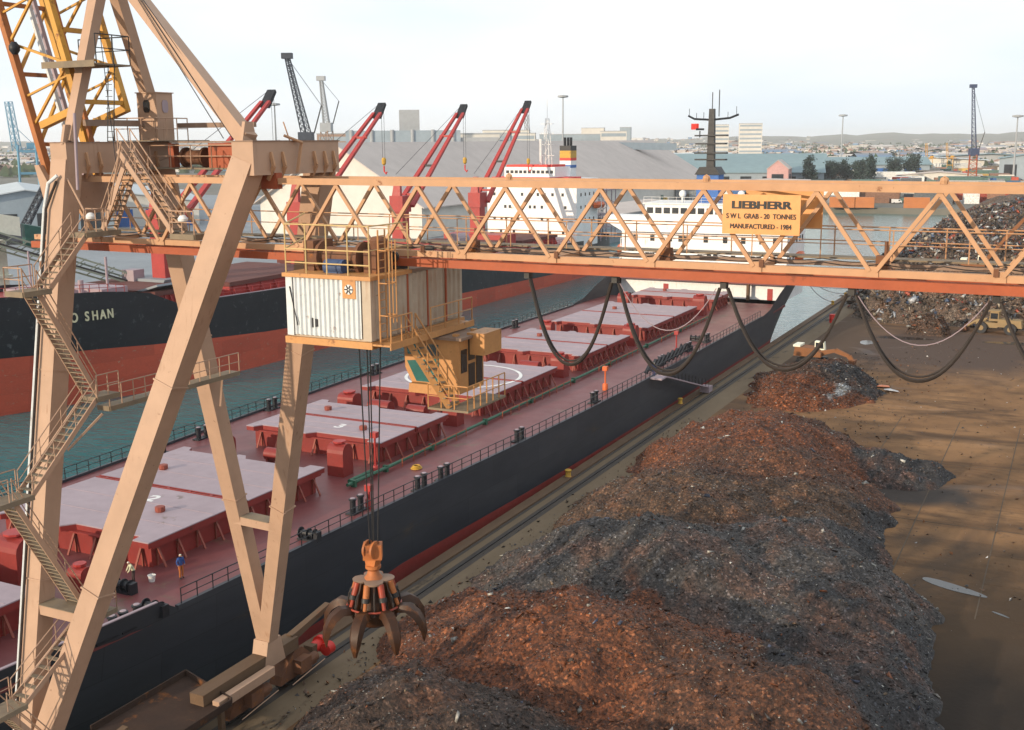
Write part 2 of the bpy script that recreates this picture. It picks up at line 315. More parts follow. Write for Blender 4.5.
# yard: dry tan dust, dark oily mud, damp patches and painted foreground vignetting, each with its own outline
def yard_mat():
    m = bpy.data.materials.new("yard_dirt"); m.use_nodes = True; n = m.node_tree; L = n.links.new
    b = n.nodes["Principled BSDF"]; g = n.nodes.new("ShaderNodeNewGeometry")
    def noise(sc, det=6, stretch=(1,1,1), rot=0.):
        mp = n.nodes.new("ShaderNodeMapping"); mp.inputs["Scale"].default_value = stretch; mp.inputs["Rotation"].default_value = (0,0,rot)
        L(g.outputs["Position"], mp.inputs["Vector"]); t = n.nodes.new("ShaderNodeTexNoise")
        t.inputs["Scale"].default_value = sc; t.inputs["Detail"].default_value = det; t.inputs["Roughness"].default_value = .62; t.inputs["Distortion"].default_value = .6
        L(mp.outputs[0], t.inputs["Vector"]); return t.outputs["Fac"]
    def ramp(s, a, c):
        r = n.nodes.new("ShaderNodeValToRGB"); r.color_ramp.elements[0].position = a; r.color_ramp.elements[1].position = c; L(s, r.inputs[0]); return r.outputs[0]
    def mix(f, a, c):
        x = n.nodes.new("ShaderNodeMix"); x.data_type = 'RGBA'; L(f, x.inputs["Factor"])
        for k, v in (("A", a), ("B", c)):
            if isinstance(v, tuple): x.inputs[k].default_value = (*v, 1)
            else: L(v, x.inputs[k])
        return x.outputs["Result"]
    def patch(c, rad, ns=.08, wob=.5):
        """ragged oval patch round c, for mud and for painted foreground vignetting"""
        mp = n.nodes.new("ShaderNodeMapping"); mp.vector_type = 'TEXTURE'; mp.inputs["Location"].default_value = (*c, 0); mp.inputs["Scale"].default_value = (*rad, 1e3)
        L(g.outputs["Position"], mp.inputs["Vector"])
        d = n.nodes.new("ShaderNodeVectorMath"); d.operation = 'LENGTH'; L(mp.outputs[0], d.inputs[0])
        a = n.nodes.new("ShaderNodeMath"); a.operation = 'MULTIPLY_ADD'; L(noise(ns), a.inputs[0]); a.inputs[1].default_value = wob*2; L(d.outputs["Value"], a.inputs[2])
        r = n.nodes.new("ShaderNodeValToRGB"); r.color_ramp.elements[0].position = .5; r.color_ramp.elements[1].position = 1.0
        sub = n.nodes.new("ShaderNodeMath"); sub.operation = 'SUBTRACT'; L(a.outputs[0], sub.inputs[0]); sub.inputs[1].default_value = wob
        r.color_ramp.elements[0].color = (1,1,1,1); r.color_ramp.elements[1].color = (0,0,0,1); L(sub.outputs[0], r.inputs[0]); return r.outputs[0]
    col = mix(ramp(noise(.07, 7, (1.3,.8,1), .3), .36, .66), (.27,.150,.072), (.15,.080,.039))
    col = mix(ramp(noise(.16, 8, (.35,1.5,1), .95), .50, .68), col, (.085,.050,.030))
    col = mix(ramp(noise(.9, 6), .56, .75), col, (.095,.057,.034))
    wv = n.nodes.new("ShaderNodeTexWave"); wv.wave_type = 'RINGS'; wv.rings_direction = 'Z'; wv.inputs["Scale"].default_value = .055; wv.inputs["Distortion"].default_value = 9.0; wv.inputs["Detail"].default_value = 3; wv.inputs["Detail Scale"].default_value = .25
    mw = n.nodes.new("ShaderNodeMapping"); mw.inputs["Location"].default_value = (30, -172, 0); L(g.outputs["Position"], mw.inputs["Vector"]); L(mw.outputs[0], wv.inputs["Vector"])
    tk = n.nodes.new("ShaderNodeMath"); tk.operation = 'MULTIPLY'; L(ramp(wv.outputs["Fac"], .5, 1.0), tk.inputs[0]); L(ramp(noise(.09, 6), .42, .72), tk.inputs[1])
    col = mix(tk.outputs[0], col, (.08,.047,.027))
    col = mix(patch((-4, 60), (26, 42), .06, .55), col, (.060,.039,.024))  # foreground vignetting painted into the ground colour, along with near mud
    col = mix(patch((-4, 54), (24, 26)), col, (.026,.020,.016))  # darkest part of that painted vignetting, with wet mud
    col = mix(patch((-13, 112), (9, 5), .2), col, (.05,.042,.038))
    col = mix(patch((-20, 195), (26, 30), .06), col, (.085,.058,.046))
    col = mix(patch((-38, 190), (9, 60), .06), col, (.090,.060,.042))
    col = mix(ramp(noise(.05, 4, (1,.5,1), 1.3), .60, .70), col, (.055,.040,.030))
    L(col, b.inputs["Base Color"])
    wet = ramp(noise(.055, 5, (1,2.2,1), .4), .60, .68)
    rr = n.nodes.new("ShaderNodeMapRange"); rr.inputs["To Min"].default_value = .95; rr.inputs["To Max"].default_value = .6; b.inputs["Specular IOR Level"].default_value = .15
    L(wet, rr.inputs["Value"]); L(rr.outputs[0], b.inputs["Roughness"])
    bp = n.nodes.new("ShaderNodeBump"); bp.inputs["Strength"].default_value = .5; bp.inputs["Distance"].default_value = .12
    L(noise(1.3, 8), bp.inputs["Height"]); L(bp.outputs[0], b.inputs["Normal"])
    return m
M_yard = yard_mat()

# ================================================================== setting
QX, OX, FY, WZ = -45.6, -154.0, 592.0, -3.0        # quay edge, opposite quay edge, far bank, water level
def sheet(name, x0, x1, y0, y1, z0, z1, m):
    return tag(MB().box(x0, x1, y0, y1, z0, z1).build(name, m), kind="structure")
yard = sheet("yard", QX, 500, -160, FY, -6, 0, M_yard)
sheet("opposite_quay", -2500, OX, -400, FY, -6, 0, M_oppq)
g = MB().add([(-9000,FY,0),(9000,FY,0),(9000,14000,0),(-9000,14000,0),(-9000,FY,-6),(9000,FY,-6)], [(0,1,2,3),(4,5,1,0)])
tag(g.build("ground", M_far), kind="structure")
tag(MB().add([(-2500,-400,WZ),(600,-400,WZ),(600,FY+5,WZ),(-2500,FY+5,WZ)], [(0,1,2,3)]).build("water", M_water), kind="structure")
ap = sheet("quay_apron", QX+1.35, -39.6, -40, 380, -.5, .006, M_apron)
sheet("quay_coping", QX-.05, QX+1.0, -40, 380, -.9, .16, M_cope)
sheet("rail_trench", QX+1.0, QX+1.36, -40, 380, -.5, .010, M_trench)
sheet("rail_bed", -43.55, -42.45, -40, 380, -.5, .012, M_trench)
for x in (-43.06,):
    tag(MB().box(x-.05, x+.05, -40, 380, -.1, .10).build("crane_rail", M_steel), kind="structure")
# concrete slabs of the yard that show between the dirt
sl = MB().prism([(.05,.05),(6.70,.05),(6.70,6.70),(.05,6.70)], -.3, .016).mesh("slab", M_yard)
for i in range(5):
    for j in range(12):
        x, y = -18.1+6.75*i, 63.3+6.75*j
        if x < -10 and (y < 112 or y > 142): continue
        if y < 83 or (x > -6 and y > 160): continue
        put("slab", sl, yard, (x, y, random.uniform(-.008, .004)))
M_joint = mat("joint_dirt", (.10,.07,.045), (.06,.045,.032), .8, .3, rough=.9)
jn = MB()
for i in range(6): jn.box(-18.15+6.75*i,-18.05+6.75*i,83,144,-.2,.022)
for j in (3,6): jn.box(-18.1,15.6,83.55+6.75*j-.045,83.55+6.75*j+.045,-.2,.021)
jn.build("slab_joint", M_joint, yard)
# puddles
def puddle(cx, cy, a, b, rz):
    pts = []
    for k in range(28):
        t = 2*math.pi*k/28; rr = 1+.12*math.sin(2*t+cx)+.07*math.sin(3*t+cy)
        x, y = a*rr*math.cos(t), b*rr*math.sin(t); pts.append((cx+x*math.cos(rz)-y*math.sin(rz), cy+x*math.sin(rz)+y*math.cos(rz)))
    return tag(MB().prism(pts, 0, .030).build("puddle", M_pud), kind="structure")
M_pud = mat("puddle_water", (.02,.022,.025), rough=.06, spec=.6)
for m_ in (M_pud,):
    b = m_.node_tree.nodes["Principled BSDF"]
    for l in list(b.inputs["Roughness"].links): m_.node_tree.links.remove(l)
    b.inputs["Roughness"].default_value = .12
puddle(-6.7, 88.6, 2.7, .62, -.45); puddle(-3.0, 84.6, .7, .14, -.5)
puddle(-31.0, 196, 1.2, 2.2, .2); puddle(-26, 203, 5, 1.4, .05); puddle(-8, 205, 6, 1.2, .1)

# hills: an uneven ridge behind the town
hv = []; hf = []; n = 160
def far(az, d, z=0.): a = R(az); return (-d*math.sin(a), d*math.cos(a), z)
for i in range(n):
    az = 70-90*i/(n-1)
    h = 46+12*math.exp(-((az-6)/10)**2)+4*math.sin(az*.9)+3*math.sin(az*2.3+1)+2*math.sin(az*6.1)-14*math.exp(-((az-30)/12)**2)
    for k, (d, q) in enumerate(((3900,0),(4600,.38),(5300,.72),(6100,1.0),(7200,.8))):
        x, y, z = far(az, d); hv.append((x, y, -1+h*q+5*math.sin(i*1.7+k*2)*q*.4))
for i in range(n-1):
    for k in range(4): a = i*5+k; hf.append((a, a+1, a+6, a+5))
hm = bpy.data.meshes.new("hills"); hm.from_pydata(hv, [], hf); hm.materials.append(M_hill); hm.shade_smooth()
tag(put("hills", hm), kind="structure")

# far town: thousands of small roofs that read as one mass
tc_ = []; tv = []; tf = []
pal = [(.42,.36,.32),(.30,.17,.12),(.55,.53,.50),(.20,.21,.23),(.36,.34,.32),(.60,.58,.55),(.25,.14,.10),(.10,.20,.34),(.50,.45,.36)]
for i in range(5600):
    az = random.uniform(-6, 54); d = 1500*(4.1**random.random()) if i % 3 else random.uniform(1400, 3600)
    x, y, _ = far(az, d); 
    zb = 0 if d < 3900 else (d-3900)/2200*max(0, 36)
    big = random.random() < .06
    w, l, h = (random.uniform(30,90), random.uniform(20,50), random.uniform(7,13)) if big else (random.uniform(9,22), random.uniform(8,16), random.uniform(6,11))
    a = random.uniform(0, 3.14); ca, sa = math.cos(a), math.sin(a); q = len(tv); c = random.choice(pal); rc = random.choice(pal)
    for (u, v_, z) in ((-1,-1,0),(1,-1,0),(1,1,0),(-1,1,0),(-1,-1,1),(1,-1,1),(1,1,1),(-1,1,1),(-1,0,1.35),(1,0,1.35)):
        tv.append((x+u*w/2*ca-v_*l/2*sa, y+u*w/2*sa+v_*l/2*ca, zb-1+z*h)); tc_.append(c if z < 1.2 else rc)
    tf += [(q,q+1,q+5,q+4),(q+1,q+2,q+6,q+5),(q+2,q+3,q+7,q+6),(q+3,q,q+4,q+7),(q+4,q+5,q+9,q+8),(q+6,q+7,q+8,q+9)]
M_attr = attr_mat("town_walls_and_roofs", .9, 0, 0)
tm = bpy.data.meshes.new("far_town"); tm.from_pydata(tv, [], tf); tm.materials.append(M_attr); set_col(tm, np.array(tc_))
tag(put("far_town", tm), "hazy mass of low town roofs reaching to the horizon", "town", kind="stuff")
# far belts of trees between the roofs, one mass
bv = []; bf = []; bc = []
for i in range(900):
    az = random.uniform(-6, 54); d = 1300*(3.4**random.random()); x, y, _ = far(az, d); zb = 0 if d < 3900 else (d-3900)/2200*34
    for k in range(7):
        s = random.uniform(3, 8); cx, cy, cz = x+random.gauss(0,14), y+random.gauss(0,10), zb+random.uniform(2,9); q = len(bv)
        for t in ((1,0,-.4),(-.5,.87,-.4),(-.5,-.87,-.4),(0,0,1)): bv.append((cx+t[0]*s, cy+t[1]*s, cz+t[2]*s)); bc.append((.035+.02*random.random(),.06+.02*random.random(),.03))
        bf += [(q,q+1,q+3),(q+1,q+2,q+3),(q+2,q,q+3),(q,q+2,q+1)]
bm_ = bpy.data.meshes.new("far_woods"); bm_.from_pydata(bv, [], bf); bm_.materials.append(M_attr); set_col(bm_, np.array(bc))
tag(put("far_woods", bm_), "dark scattered tree belts among the far roofs", "trees", kind="stuff")

# goods, vehicles and stacked boxes scattered over the far bank, too many and small to count
tv = []; tf = []; tc_ = []
pal = [(.05,.14,.32),(.40,.07,.04),(.62,.62,.60),(.45,.30,.08),(.16,.13,.10),(.30,.31,.32),(.09,.16,.14),(.22,.12,.08),(.55,.52,.46),(.10,.11,.12)]
for i in range(2600):
    az = random.uniform(-4, 21); d = 640*(2.5**random.random()); x, y, _ = far(az, d)
    w, l, h = random.uniform(2.5, 12), random.uniform(2, 4.5), random.choice((1.5, 2.6, 2.6, 5.2, 4))
    if random.random() < .06: w, l, h = random.uniform(15, 45), random.uniform(10, 22), random.uniform(4, 8)
    a = random.choice((.1, 1.67, .25)); ca, sa = math.cos(a), math.sin(a); q = len(tv); c = random.choice(pal); k = random.uniform(.7, 1.2)
    for u, v_, z in ((-1,-1,0),(1,-1,0),(1,1,0),(-1,1,0),(-1,-1,1),(1,-1,1),(1,1,1),(-1,1,1)):
        tv.append((x+u*w/2*ca-v_*l/2*sa, y+u*w/2*sa+v_*l/2*ca, z*h)); tc_.append(tuple(min(.8, e*k) for e in c))
    tf += [(q,q+1,q+5,q+4),(q+1,q+2,q+6,q+5),(q+2,q+3,q+7,q+6),(q+3,q,q+4,q+7),(q+4,q+5,q+6,q+7)]
tm = bpy.data.meshes.new("far_dock_clutter"); tm.from_pydata(tv, [], tf); tm.materials.append(M_attr); set_col(tm, np.array(tc_))
tag(put("far_dock_clutter", tm), "mixed goods and vehicles scattered over the far dock land", "dock goods", kind="stuff")
# ================================================================== moored bulk carrier beside the quay
SCX, DZ = -63.2, 5.0
HB = [(8,0.4),(12,4.2),(18,8.0),(26,11.0),(36,12.9),(46,13.7),(56,14.35),(66,14.7),(80,15.4),(95,16.2),(112,16.8),(130,17.1),(160,17.2),(190,17.2),(200,17.2),(208,17.1),(214,16.9),(220,16.2)]
def hb(y): return float(np.interp(y, [a for a, _ in HB], [b for _, b in HB]))
def top(y): return float(np.interp(y, [8,46,49,50.5,183,190,197,204,220], [6.4,6.15,6.1,5.16,5.16,5.7,7.6,9.3,9.6]))
ship = thing("bulk_carrier", "long moored bulk carrier with grey hatch covers and maroon deck beside the quay", "ship", (SCX, 110, -3))
ys = sorted(set([y for y, _ in HB]+[48,49,50.5,183,186.5,190,193.5,197,201,204,70,75,88,102,120,140,150,170,180]))
def shell(zs, name, m):
    mb = MB(); rows = []
    for sgn in (1, -1):
        base = len(mb.v)
        for y in ys:
            for z in zs(y):
                fl = 1.0
                if y < 60: fl = 1-(60-y)/60*.55*max(0, (6-z)/9)
                yy = y
                if y > 186: fl *= 1-max(0, (9.6-z))/14*((y-186)/34)**2*.22; yy = y-max(0, 9.6-z)*2.1*((y-186)/34)
                mb.v.append((SCX+sgn*hb(y)*fl, yy, z))
        k = len(zs(ys[0]))
        for i in range(len(ys)-1):
            for j in range(k-1):
                a = base+i*k+j; mb.f.append((a, a+1, a+k+1, a+k))
        rows.append((base, k))
    k = rows[0][1]; e0 = rows[0][0]+(len(ys)-1)*k; e1 = rows[1][0]+(len(ys)-1)*k
    for j in range(k-1): mb.f.append((e0+j, e0+j+1, e1+j+1, e1+j))
    return mb.build(name, m, ship, True)
def btl(y): return float(np.interp(y, [8,58,74,130,220], [-2.0,-1.8,-.25,.15,.4]))
shell(lambda y: [btl(y)+(top(y)-btl(y))*t for t in (0,.35,.7,1)], "hull", M_hull)
shell(lambda y: [-6,-3.2,btl(y)], "boottop", M_boot)
# bulwark inside face and deck plating
def hbd(y): return hb(y)*(1-max(0,60-y)/60*.55*(1/9))
dk = [(SCX+hbd(y)-.06, y) for y, _ in HB if y <= 200]+[(SCX-hbd(y)+.06, y) for y, _ in reversed(HB) if y <= 200]
MB().prism(dk, DZ-.3, DZ).build("deck", M_deck, ship)
pd = [(SCX+hb(y)-.25, y) for y in (203,210,214,219.6)]+[(SCX-hb(y)+.25, y) for y in (219.6,214,210,203)]
MB().prism(pd, 8.0, 8.5).build("poop_deck", M_deck, ship)
for sgn in (1, -1):
    b = MB()
    for (y0, y1) in zip([50.6,66,80,95,112,130,160], [66,80,95,112,130,160,184]):
        p, q = V(SCX+sgn*(hb(y0)-.2), y0, DZ+.12), V(SCX+sgn*(hb(y1)-.2), y1, DZ+.12)
        b.beam(p, q, .3, .26)
    b.build("gunwale", M_hull, ship)
for sgn in (1, -1): MB().beam(V(SCX+sgn*(hb(36)-.05),36,6.27), V(SCX+sgn*(hb(48.9)-.05),48.9,6.12), .22, .07).build("bulwark_cap", M_cover, ship)
# railings, one for each side
for sgn in (1, -1):
    b = MB(); yy = 51.0
    run = [V(SCX+sgn*(hb(y)-.2), y, DZ+.2) for y in (51,58,66,73,80,88,95,104,112,121,130,140,150,160,170,183)]
    rail_run(b, run, 1.05, 1.55, .042); b.build("railing", M_black, ship)
b = MB(); rail_run(b, [V(SCX+hb(y)-.3, y, 9.4) for y in (205,210,214,219)], 1.0, 1.6, .03); b.build("railing", M_whiteB, ship)
M_stay = mat("worn_red_stay", (.27,.07,.045), (.2,.04,.03), .6, .6, rough=.6)
# hatches: coaming, two folding cover panels with tabs, stays
stay = MB().beam((.82,0,0),(.08,0,1.5),.09,.16,(0,1,0)).box(0,.12,-.05,.05,0,1.5).mesh("stay", M_stay)
HX0, HX1 = -71.0, -55.5
for hi, (y0, y1) in enumerate([(28,46.2),(54.6,75.0),(83.6,96.0),(103.4,122.6),(130.2,147.4),(154.6,178.2),(187.6,198.6)]):
    co = MB(); t = .35
    co.box(HX0+.5, HX1-.5, y0+.7, y0+.7+t, DZ, 6.5).box(HX0+.5, HX1-.5, y1-.7-t, y1-.7, DZ, 6.5)
    co.box(HX0+.5, HX0+.5+t, y0+.7+t, y1-.7-t, DZ, 6.5).box(HX1-.5-t, HX1-.5, y0+.7+t, y1-.7-t, DZ, 6.5)
    co.box(HX0+.05, HX1-.05, y0+.45, y1-.45, 6.5, 6.62)                      # coaming bar
    com = co.build("hatch_coaming", M_coam, ship)
    ym = (y0+y1)/2
    for a, c_, s in ((y0, ym-.28, 1), (ym+.28, y1, -1)):                      # cover panels: end edges carry three tabs
        W = HX1-HX0; e = a if s == 1 else c_; o = c_ if s == 1 else a; d = .85*s
        edge = [(0,0),(.055,0),(.085,1),(.40,1),(.405,0),(.455,0),(.50,1),(.90,1),(.905,0),(1,0)]
        poly = [(HX0+u*W, e+v*d) for u, v in edge]+[(HX1, o), (HX0, o)]
        skirt = MB().prism([(x-(x-SCX)*.004, y) for x, y in poly], 6.63, 7.02).build("cover_panel", M_coam, com)
        pl = MB().prism(poly, 7.02, 7.10); 
        pl.build("panel_top", M_cover, com)
        for q in (.36,.68):
            yq = e+(o-e)*q; MB().box(HX0+.2,HX1-.2,yq-.03,yq+.03,7.10,7.125).build("panel_seam", M_cover, com)
    sb = MB().box(HX0+.1, HX1-.1, ym-.22, ym-.12, 6.64, 7.16).box(HX0+.1, HX1-.1, ym+.12, ym+.22, 6.64, 7.16)
    for k in range(7): sb.box(HX0+1+2.2*k, HX0+1.25+2.2*k, ym-.12, ym+.12, 6.9, 7.14)
    sb.build("seam_bar", M_coam, com)
    nst = max(3, round((y1-y0)/2.0))
    for k in range(nst):
        y = y0+1.2+(y1-y0-2.4)*k/(nst-1)
        put("stay", stay, com, (HX1-.5, y, DZ))
    for k in range(7):
        x = HX0+1.3+(HX1-HX0-2.6)*k/6
        put("stay", stay, com, (x, y0+.7, DZ), (0,0,-math.pi/2))
    bb = MB()
    for (u, v) in ((.5,.2),(.5,.8)) if hi in (1,2) else ((.5,.25),):
        bb.lathe([(.35,0),(.38,.1),(.38,.38),(.3,.42)], (HX0+.06*(HX1-HX0)+(v*13), y0+.13*(y1-y0)+(1-v)*(y1-y0)*.7, 7.1), 10)
    bb.build("cover_vent", M_stay, com)
    if hi == 3:                                                              # white landing circle painted on the cover
        rg = MB(); cx, cy, r0 = -63.2, 113.0, 6.9; N = 48
        for i in range(N):
            a0, a1 = 2*math.pi*i/N, 2*math.pi*(i+1)/N
            rg.v += [(cx+r0*math.cos(a0),cy+r0*math.sin(a0),7.13),(cx+(r0-.4)*math.cos(a0),cy+(r0-.4)*math.sin(a0),7.13)]; rg.f.append((2*i,(2*i+2)%(2*N),(2*i+3)%(2*N),2*i+1))
        rg.build("landing_circle", M_whiteB, com)
    if hi in (1, 2):                                                         # hatch number painted in white
        lettering("hatch_number", str(hi+1), 1.9, .05, (-62.5, (y0+y1)/2-2.6, 7.104), (1,0,0), (0,1,0), M_whiteB, com, 1.1, .004)
# ventilators and deck gear between the hatches
def ventilator(x, y, w, h, face):
    o = MB().box(x-w/2, x+w/2, y-w*.45, y+w*.45, DZ, DZ+h*.72)
    n = 8; pts = [(y-w*.45, DZ+h*.72)]+[(y-w*.45*math.cos(math.pi*i/n), DZ+h*.72+h*.28*math.sin(math.pi*i/n)) for i in range(1, n)]+[(y+w*.45, DZ+h*.72)]
    o.extr([(x-w/2, a, z) for a, z in pts], (w, 0, 0))
    v = o.build("ventilator", M_coam, ship)
    MB().lathe([(w*.30,0),(w*.34,.06),(w*.34,.2)], (x, y, DZ+h), 10).build("ventilator_cap", M_reddk, v)
for x, y, w, h in [(-57.2,79.6,1.7,2.9),(-70.2,79.4,1.6,2.2),(-70.0,99.6,2.0,2.2),(-57.0,99.6,1.7,2.4),(-57.0,126.6,1.8,2.9),(-70.0,126.5,1.8,2.6),(-56.8,151.0,1.9,3.0),(-70,151,1.8,2.6),(-56.4,182.6,2.0,3.4),(-70,182.8,2,3),(-62.4,49.6,2.4,3.3),(-57.5,50.4,1.3,1.6)]:
    ventilator(x, y, w, h, 1)
for x, y, r, L in [(-66,99.6,.75,2.6),(-61.5,99.8,.6,2.2),(-64,79.5,.6,2.5),(-61,126.4,.7,2.6)]:
    d = MB().tube((x-L/2, y, DZ+1.0), (x+L/2, y, DZ+1.0), r, 14)
    d.box(x-L/2+.2, x-L/2+.4, y-.5, y+.5, DZ, DZ+.7).box(x+L/2-.4, x+L/2-.2, y-.5, y+.5, DZ, DZ+.7)
    d.build("deck_tank", M_coam, ship, True)
def bollard(x, y, rz=0., m=None):
    bo = MB().box(x-.4, x+.4, y-1.05, y+1.05, DZ, DZ+.12).build("bollard_base", M_black, ship)
    for k in (-.55, .55): MB().lathe([(.24,0),(.24,.95),(.32,1.0),(.32,1.1),(.2,1.14)], (x, y+k, DZ+.12), 10).build("bollard", m or M_black, bo, True)
    for k in (-.55, .55): MB().lathe([(.21,0),(.19,.03)], (x, y+k, DZ+1.265), 10).build("bollard_cap", M_cover, bo)
for x, y in [(-50.0,71.6),(-48.5,79.0),(-48.2,82.4),(-47.9,96.7),(-47.6,115.2),(-50.1,45.4),(-50.0,47.3),(-48.0,139.0),(-47.6,158),(-47.8,150)]: bollard(x, y)
for x, y in [(-76.5,77.5),(-77.0,84),(-78.6,97),(-78.9,118),(-78.9,135),(-78.9,158)]: bollard(x, y)
def winch(x, y, rz=0.):
    o = MB(); o.tube((x-.6, y, DZ+.5), (x+.6, y, DZ+.5), .24, 12)
    o.tube((x-.66, y, DZ+.5), (x-.6, y, DZ+.5), .42, 14).tube((x+.6, y, DZ+.5), (x+.66, y, DZ+.5), .42, 14).tube((x+.06, y, DZ+.5), (x+.12, y, DZ+.5), .42, 14)
    o.box(x-.75, x+.75, y-.35, y+.35, DZ, DZ+.14).box(x+.7, x+1.05, y-.28, y+.28, DZ, DZ+.75)
    o.build("mooring_winch", M_black, ship, True)
for x, y in [(-49.6,64.6),(-50.2,49.4),(-54.6,51.2),(-48.4,150.4),(-49.4,158),(-78,128)]: winch(x, y)
def mast_light(x, y, h, m):
    o = MB().tube((x, y, DZ), (x, y, DZ+h), .10, 8); o.lathe([(.32,0),(.32,.7),(.25,.8)], (x, y, DZ), 12)
    o.cbox((x, y, DZ+h), (.55,.55,.5)); return o.build("sounding_post", m, ship, True)
mast_light(-49.6, 72.8, 1.7, M_reddk); mast_light(-54.4, 81.0, 3.6, M_reddk); mast_light(-48.9, 121.7, 2.6, M_orange); mast_light(-48.6, 147, 3.0, M_reddk)
gp = [(-54.1,76.2,DZ+.35),(-53.9,82,DZ+.4),(-54.0,100,DZ+.35),(-54.0,124,DZ+.35),(-54.0,150,DZ+.35),(-54.0,180,DZ+.35)]
p = MB().path(gp, .16, 8)
for y in (77,82,90,101,112,124,136,150,165): p.cbox((-54.0, y, DZ+.3), (.45,.3,.6))
p.tube((-54.6,77.2,DZ+.35), (-54.6,81,DZ+.35), .2, 8); p.build("deck_pipe", M_green, ship)
# walkway rails inboard of the hatch sides
b = MB()
for y0, y1 in ((84,96),(104,122),(131,147),(155,178)): rail_run(b, [V(-53.5, y0, DZ), V(-53.5, y1, DZ)], .75, 2.0, .04, False)
b.build("pipe_guard", M_oxide, ship)
# accommodation
win = MB().box(-.42, .42, -.03, .03, -.55, .55).mesh("window", M_glassd)
port = MB().tube((0,-.03,0), (0,.03,0), .28, 12).mesh("window", M_glassd)
AY = 205.0
acc = MB().box(-79.2, -47.3, AY, 219, DZ, 16.9).build("accommodation_block", M_white, ship)
for x in (-76.4,-73,-69.5,-67.4,-66.4,-62.5,-58.8,-55.4,-52,-49.5): put("window", win, acc, (x, AY-.02, 15.7))
for x in (-74,-73,-68,-63.6,-61.8,-60.6,-57.2,-53.6,-52.4,-49.3): put("window", win, acc, (x, AY-.02, 12.4))
for x in (-75,-71,-66,-61,-56,-51): put("window", port, acc, (x, AY-.02, 8.6))
for y in (207.5,210,212.5,215,217): put("window", win, acc, (-47.28, y, 12.4), (0,0,math.pi/2)); put("window", win, acc, (-47.28, y, 15.7), (0,0,math.pi/2))
MB().box(-70.6,-69.6,AY-.06,AY-.005,DZ,DZ+2.1).build("door", M_reddk, acc); MB().box(-50.6,-49.6,AY-.06,AY-.005,DZ,DZ+2.1).build("door", M_reddk, acc)
o = MB()
for z in (9.9,13.9): o.box(-79.6,-46.9,AY-.16,AY-.002,z,z+.14)
o.build("tier_edge", M_white, acc)
MB().tube((-53.8,203.6,DZ),(-53.8,203.6,DZ+6.5),.35,10).build("post", M_cope, ship, True)
wg = MB().extr([(-82.2,AY-1.4,19.9),(-82.2,AY-1.4,18.9),(-78.6,AY-1.4,16.95),(-47.8,AY-1.4,16.95),(-44.6,AY-1.4,18.9),(-44.6,AY-1.4,19.9)], (0,5.0,0))
wing = wg.build("bridge_wing", M_white, ship)
wh = MB().box(-74.2,-52.2,AY-1.0,214,19.9,22.2); whe = wh.build("wheelhouse", M_white, ship)
put_y = AY-1.02
bwin = MB().box(-.62,.62,-.03,.03,-.55,.55).mesh("window", M_glassd)
for k in range(13): put("window", bwin, whe, (-73.2+1.66*k, put_y, 21.0))
MB().box(-74.6,-51.8,AY-1.3,214.3,22.2,22.4).build("wheelhouse_roof", M_whiteB, whe)
b = MB(); rail_run(b, [V(-74.4,AY-1.2,22.4),V(-52,AY-1.2,22.4),V(-52,213,22.4)], 1.1, 1.6, .035); b.build("railing", M_whiteB, whe)
# mast on a blue house
mst = MB().box(-65.2,-61.0,207,210.5,22.4,27.6).build("mast_house", M_blue, ship)
MB().extr([(-65.5,206.6,27.6),(-60.7,206.6,27.6),(-61.6,206.6,29.0),(-64.6,206.6,29.0)], (0,4.2,0)).build("mast_house_top", M_black, mst)
ma = MB().beam((-63.0,208.6,28.0),(-63.0,208.6,39.6),1.5,1.2,(0,1,0),1.0,.8)
ma.tube((-63,208.6,39.6),(-63,208.6,42.6),.09,6).tube((-61.7,208.6,38.2),(-61.7,208.6,43.0),.1,6)
mas = ma.build("radar_mast", M_black, ship)
for z, hw in ((31.4,3.0),(33.1,2.8),(30.2,2.9),(34.6,3.0)): MB().box(-63-hw,-63+hw,207.6,209.4,z,z+.28).build("mast_platform", M_black, mas)
ca = MB().path([(-67.6,208.6,38.4),(-66.4,208.6,37.8),(-63,208.6,37.6),(-59.6,208.6,37.9),(-58.0,208.6,38.5)], .2, 6)
for x, z, h in ((-67.4,38.2,1.5),(-66,37.9,1.0),(-64.6,37.8,1.2),(-60,38,1.0),(-58.4,38.3,1.7)): ca.tube((x,208.6,z),(x,208.6,z+h),.05,5)
ca.build("signal_yard", M_black, mas)
MB().path([(-64.9,207.4,34.4),(-64.9,207.4,35.6)],.12,6).cbox((-64.9,207.4,35.9),(1.5,.4,.35),.4).build("radar_scanner", M_black, mas)
fl = MB(); fw = [(-67.0+.18*i, 208.6+.12*math.sin(i*.9)) for i in range(9)]
for i in range(8): fl.add([(fw[i][0],fw[i][1],35.9),(fw[i+1][0],fw[i+1][1],35.8),(fw[i+1][0],fw[i+1][1],36.9),(fw[i][0],fw[i][1],37.0)], [(0,1,2,3)])
fl.build("ensign", M_redp, mas)
for x, y, z in ((-68,207.5,22.4),(-57,208.5,22.4)): MB().lathe([(.2,0),(.2,.9),(.55,1.1),(.7,1.5),(.62,1.95),(.35,2.2),(.05,2.3)], (x,y,z), 12).build("radome", M_whiteB, ship, True)
fn = MB().extr([(-60.5,215,17),(-54.5,215,17),(-55,215,22.8),(-60,215,22.8)], (0,5,0)).build("funnel", M_cover, ship)
for k in (-58.6,-57.2,-56): MB().tube((k,217.5,22.8),(k,217.5,24),.3,8).build("exhaust_pipe", M_black, fn)
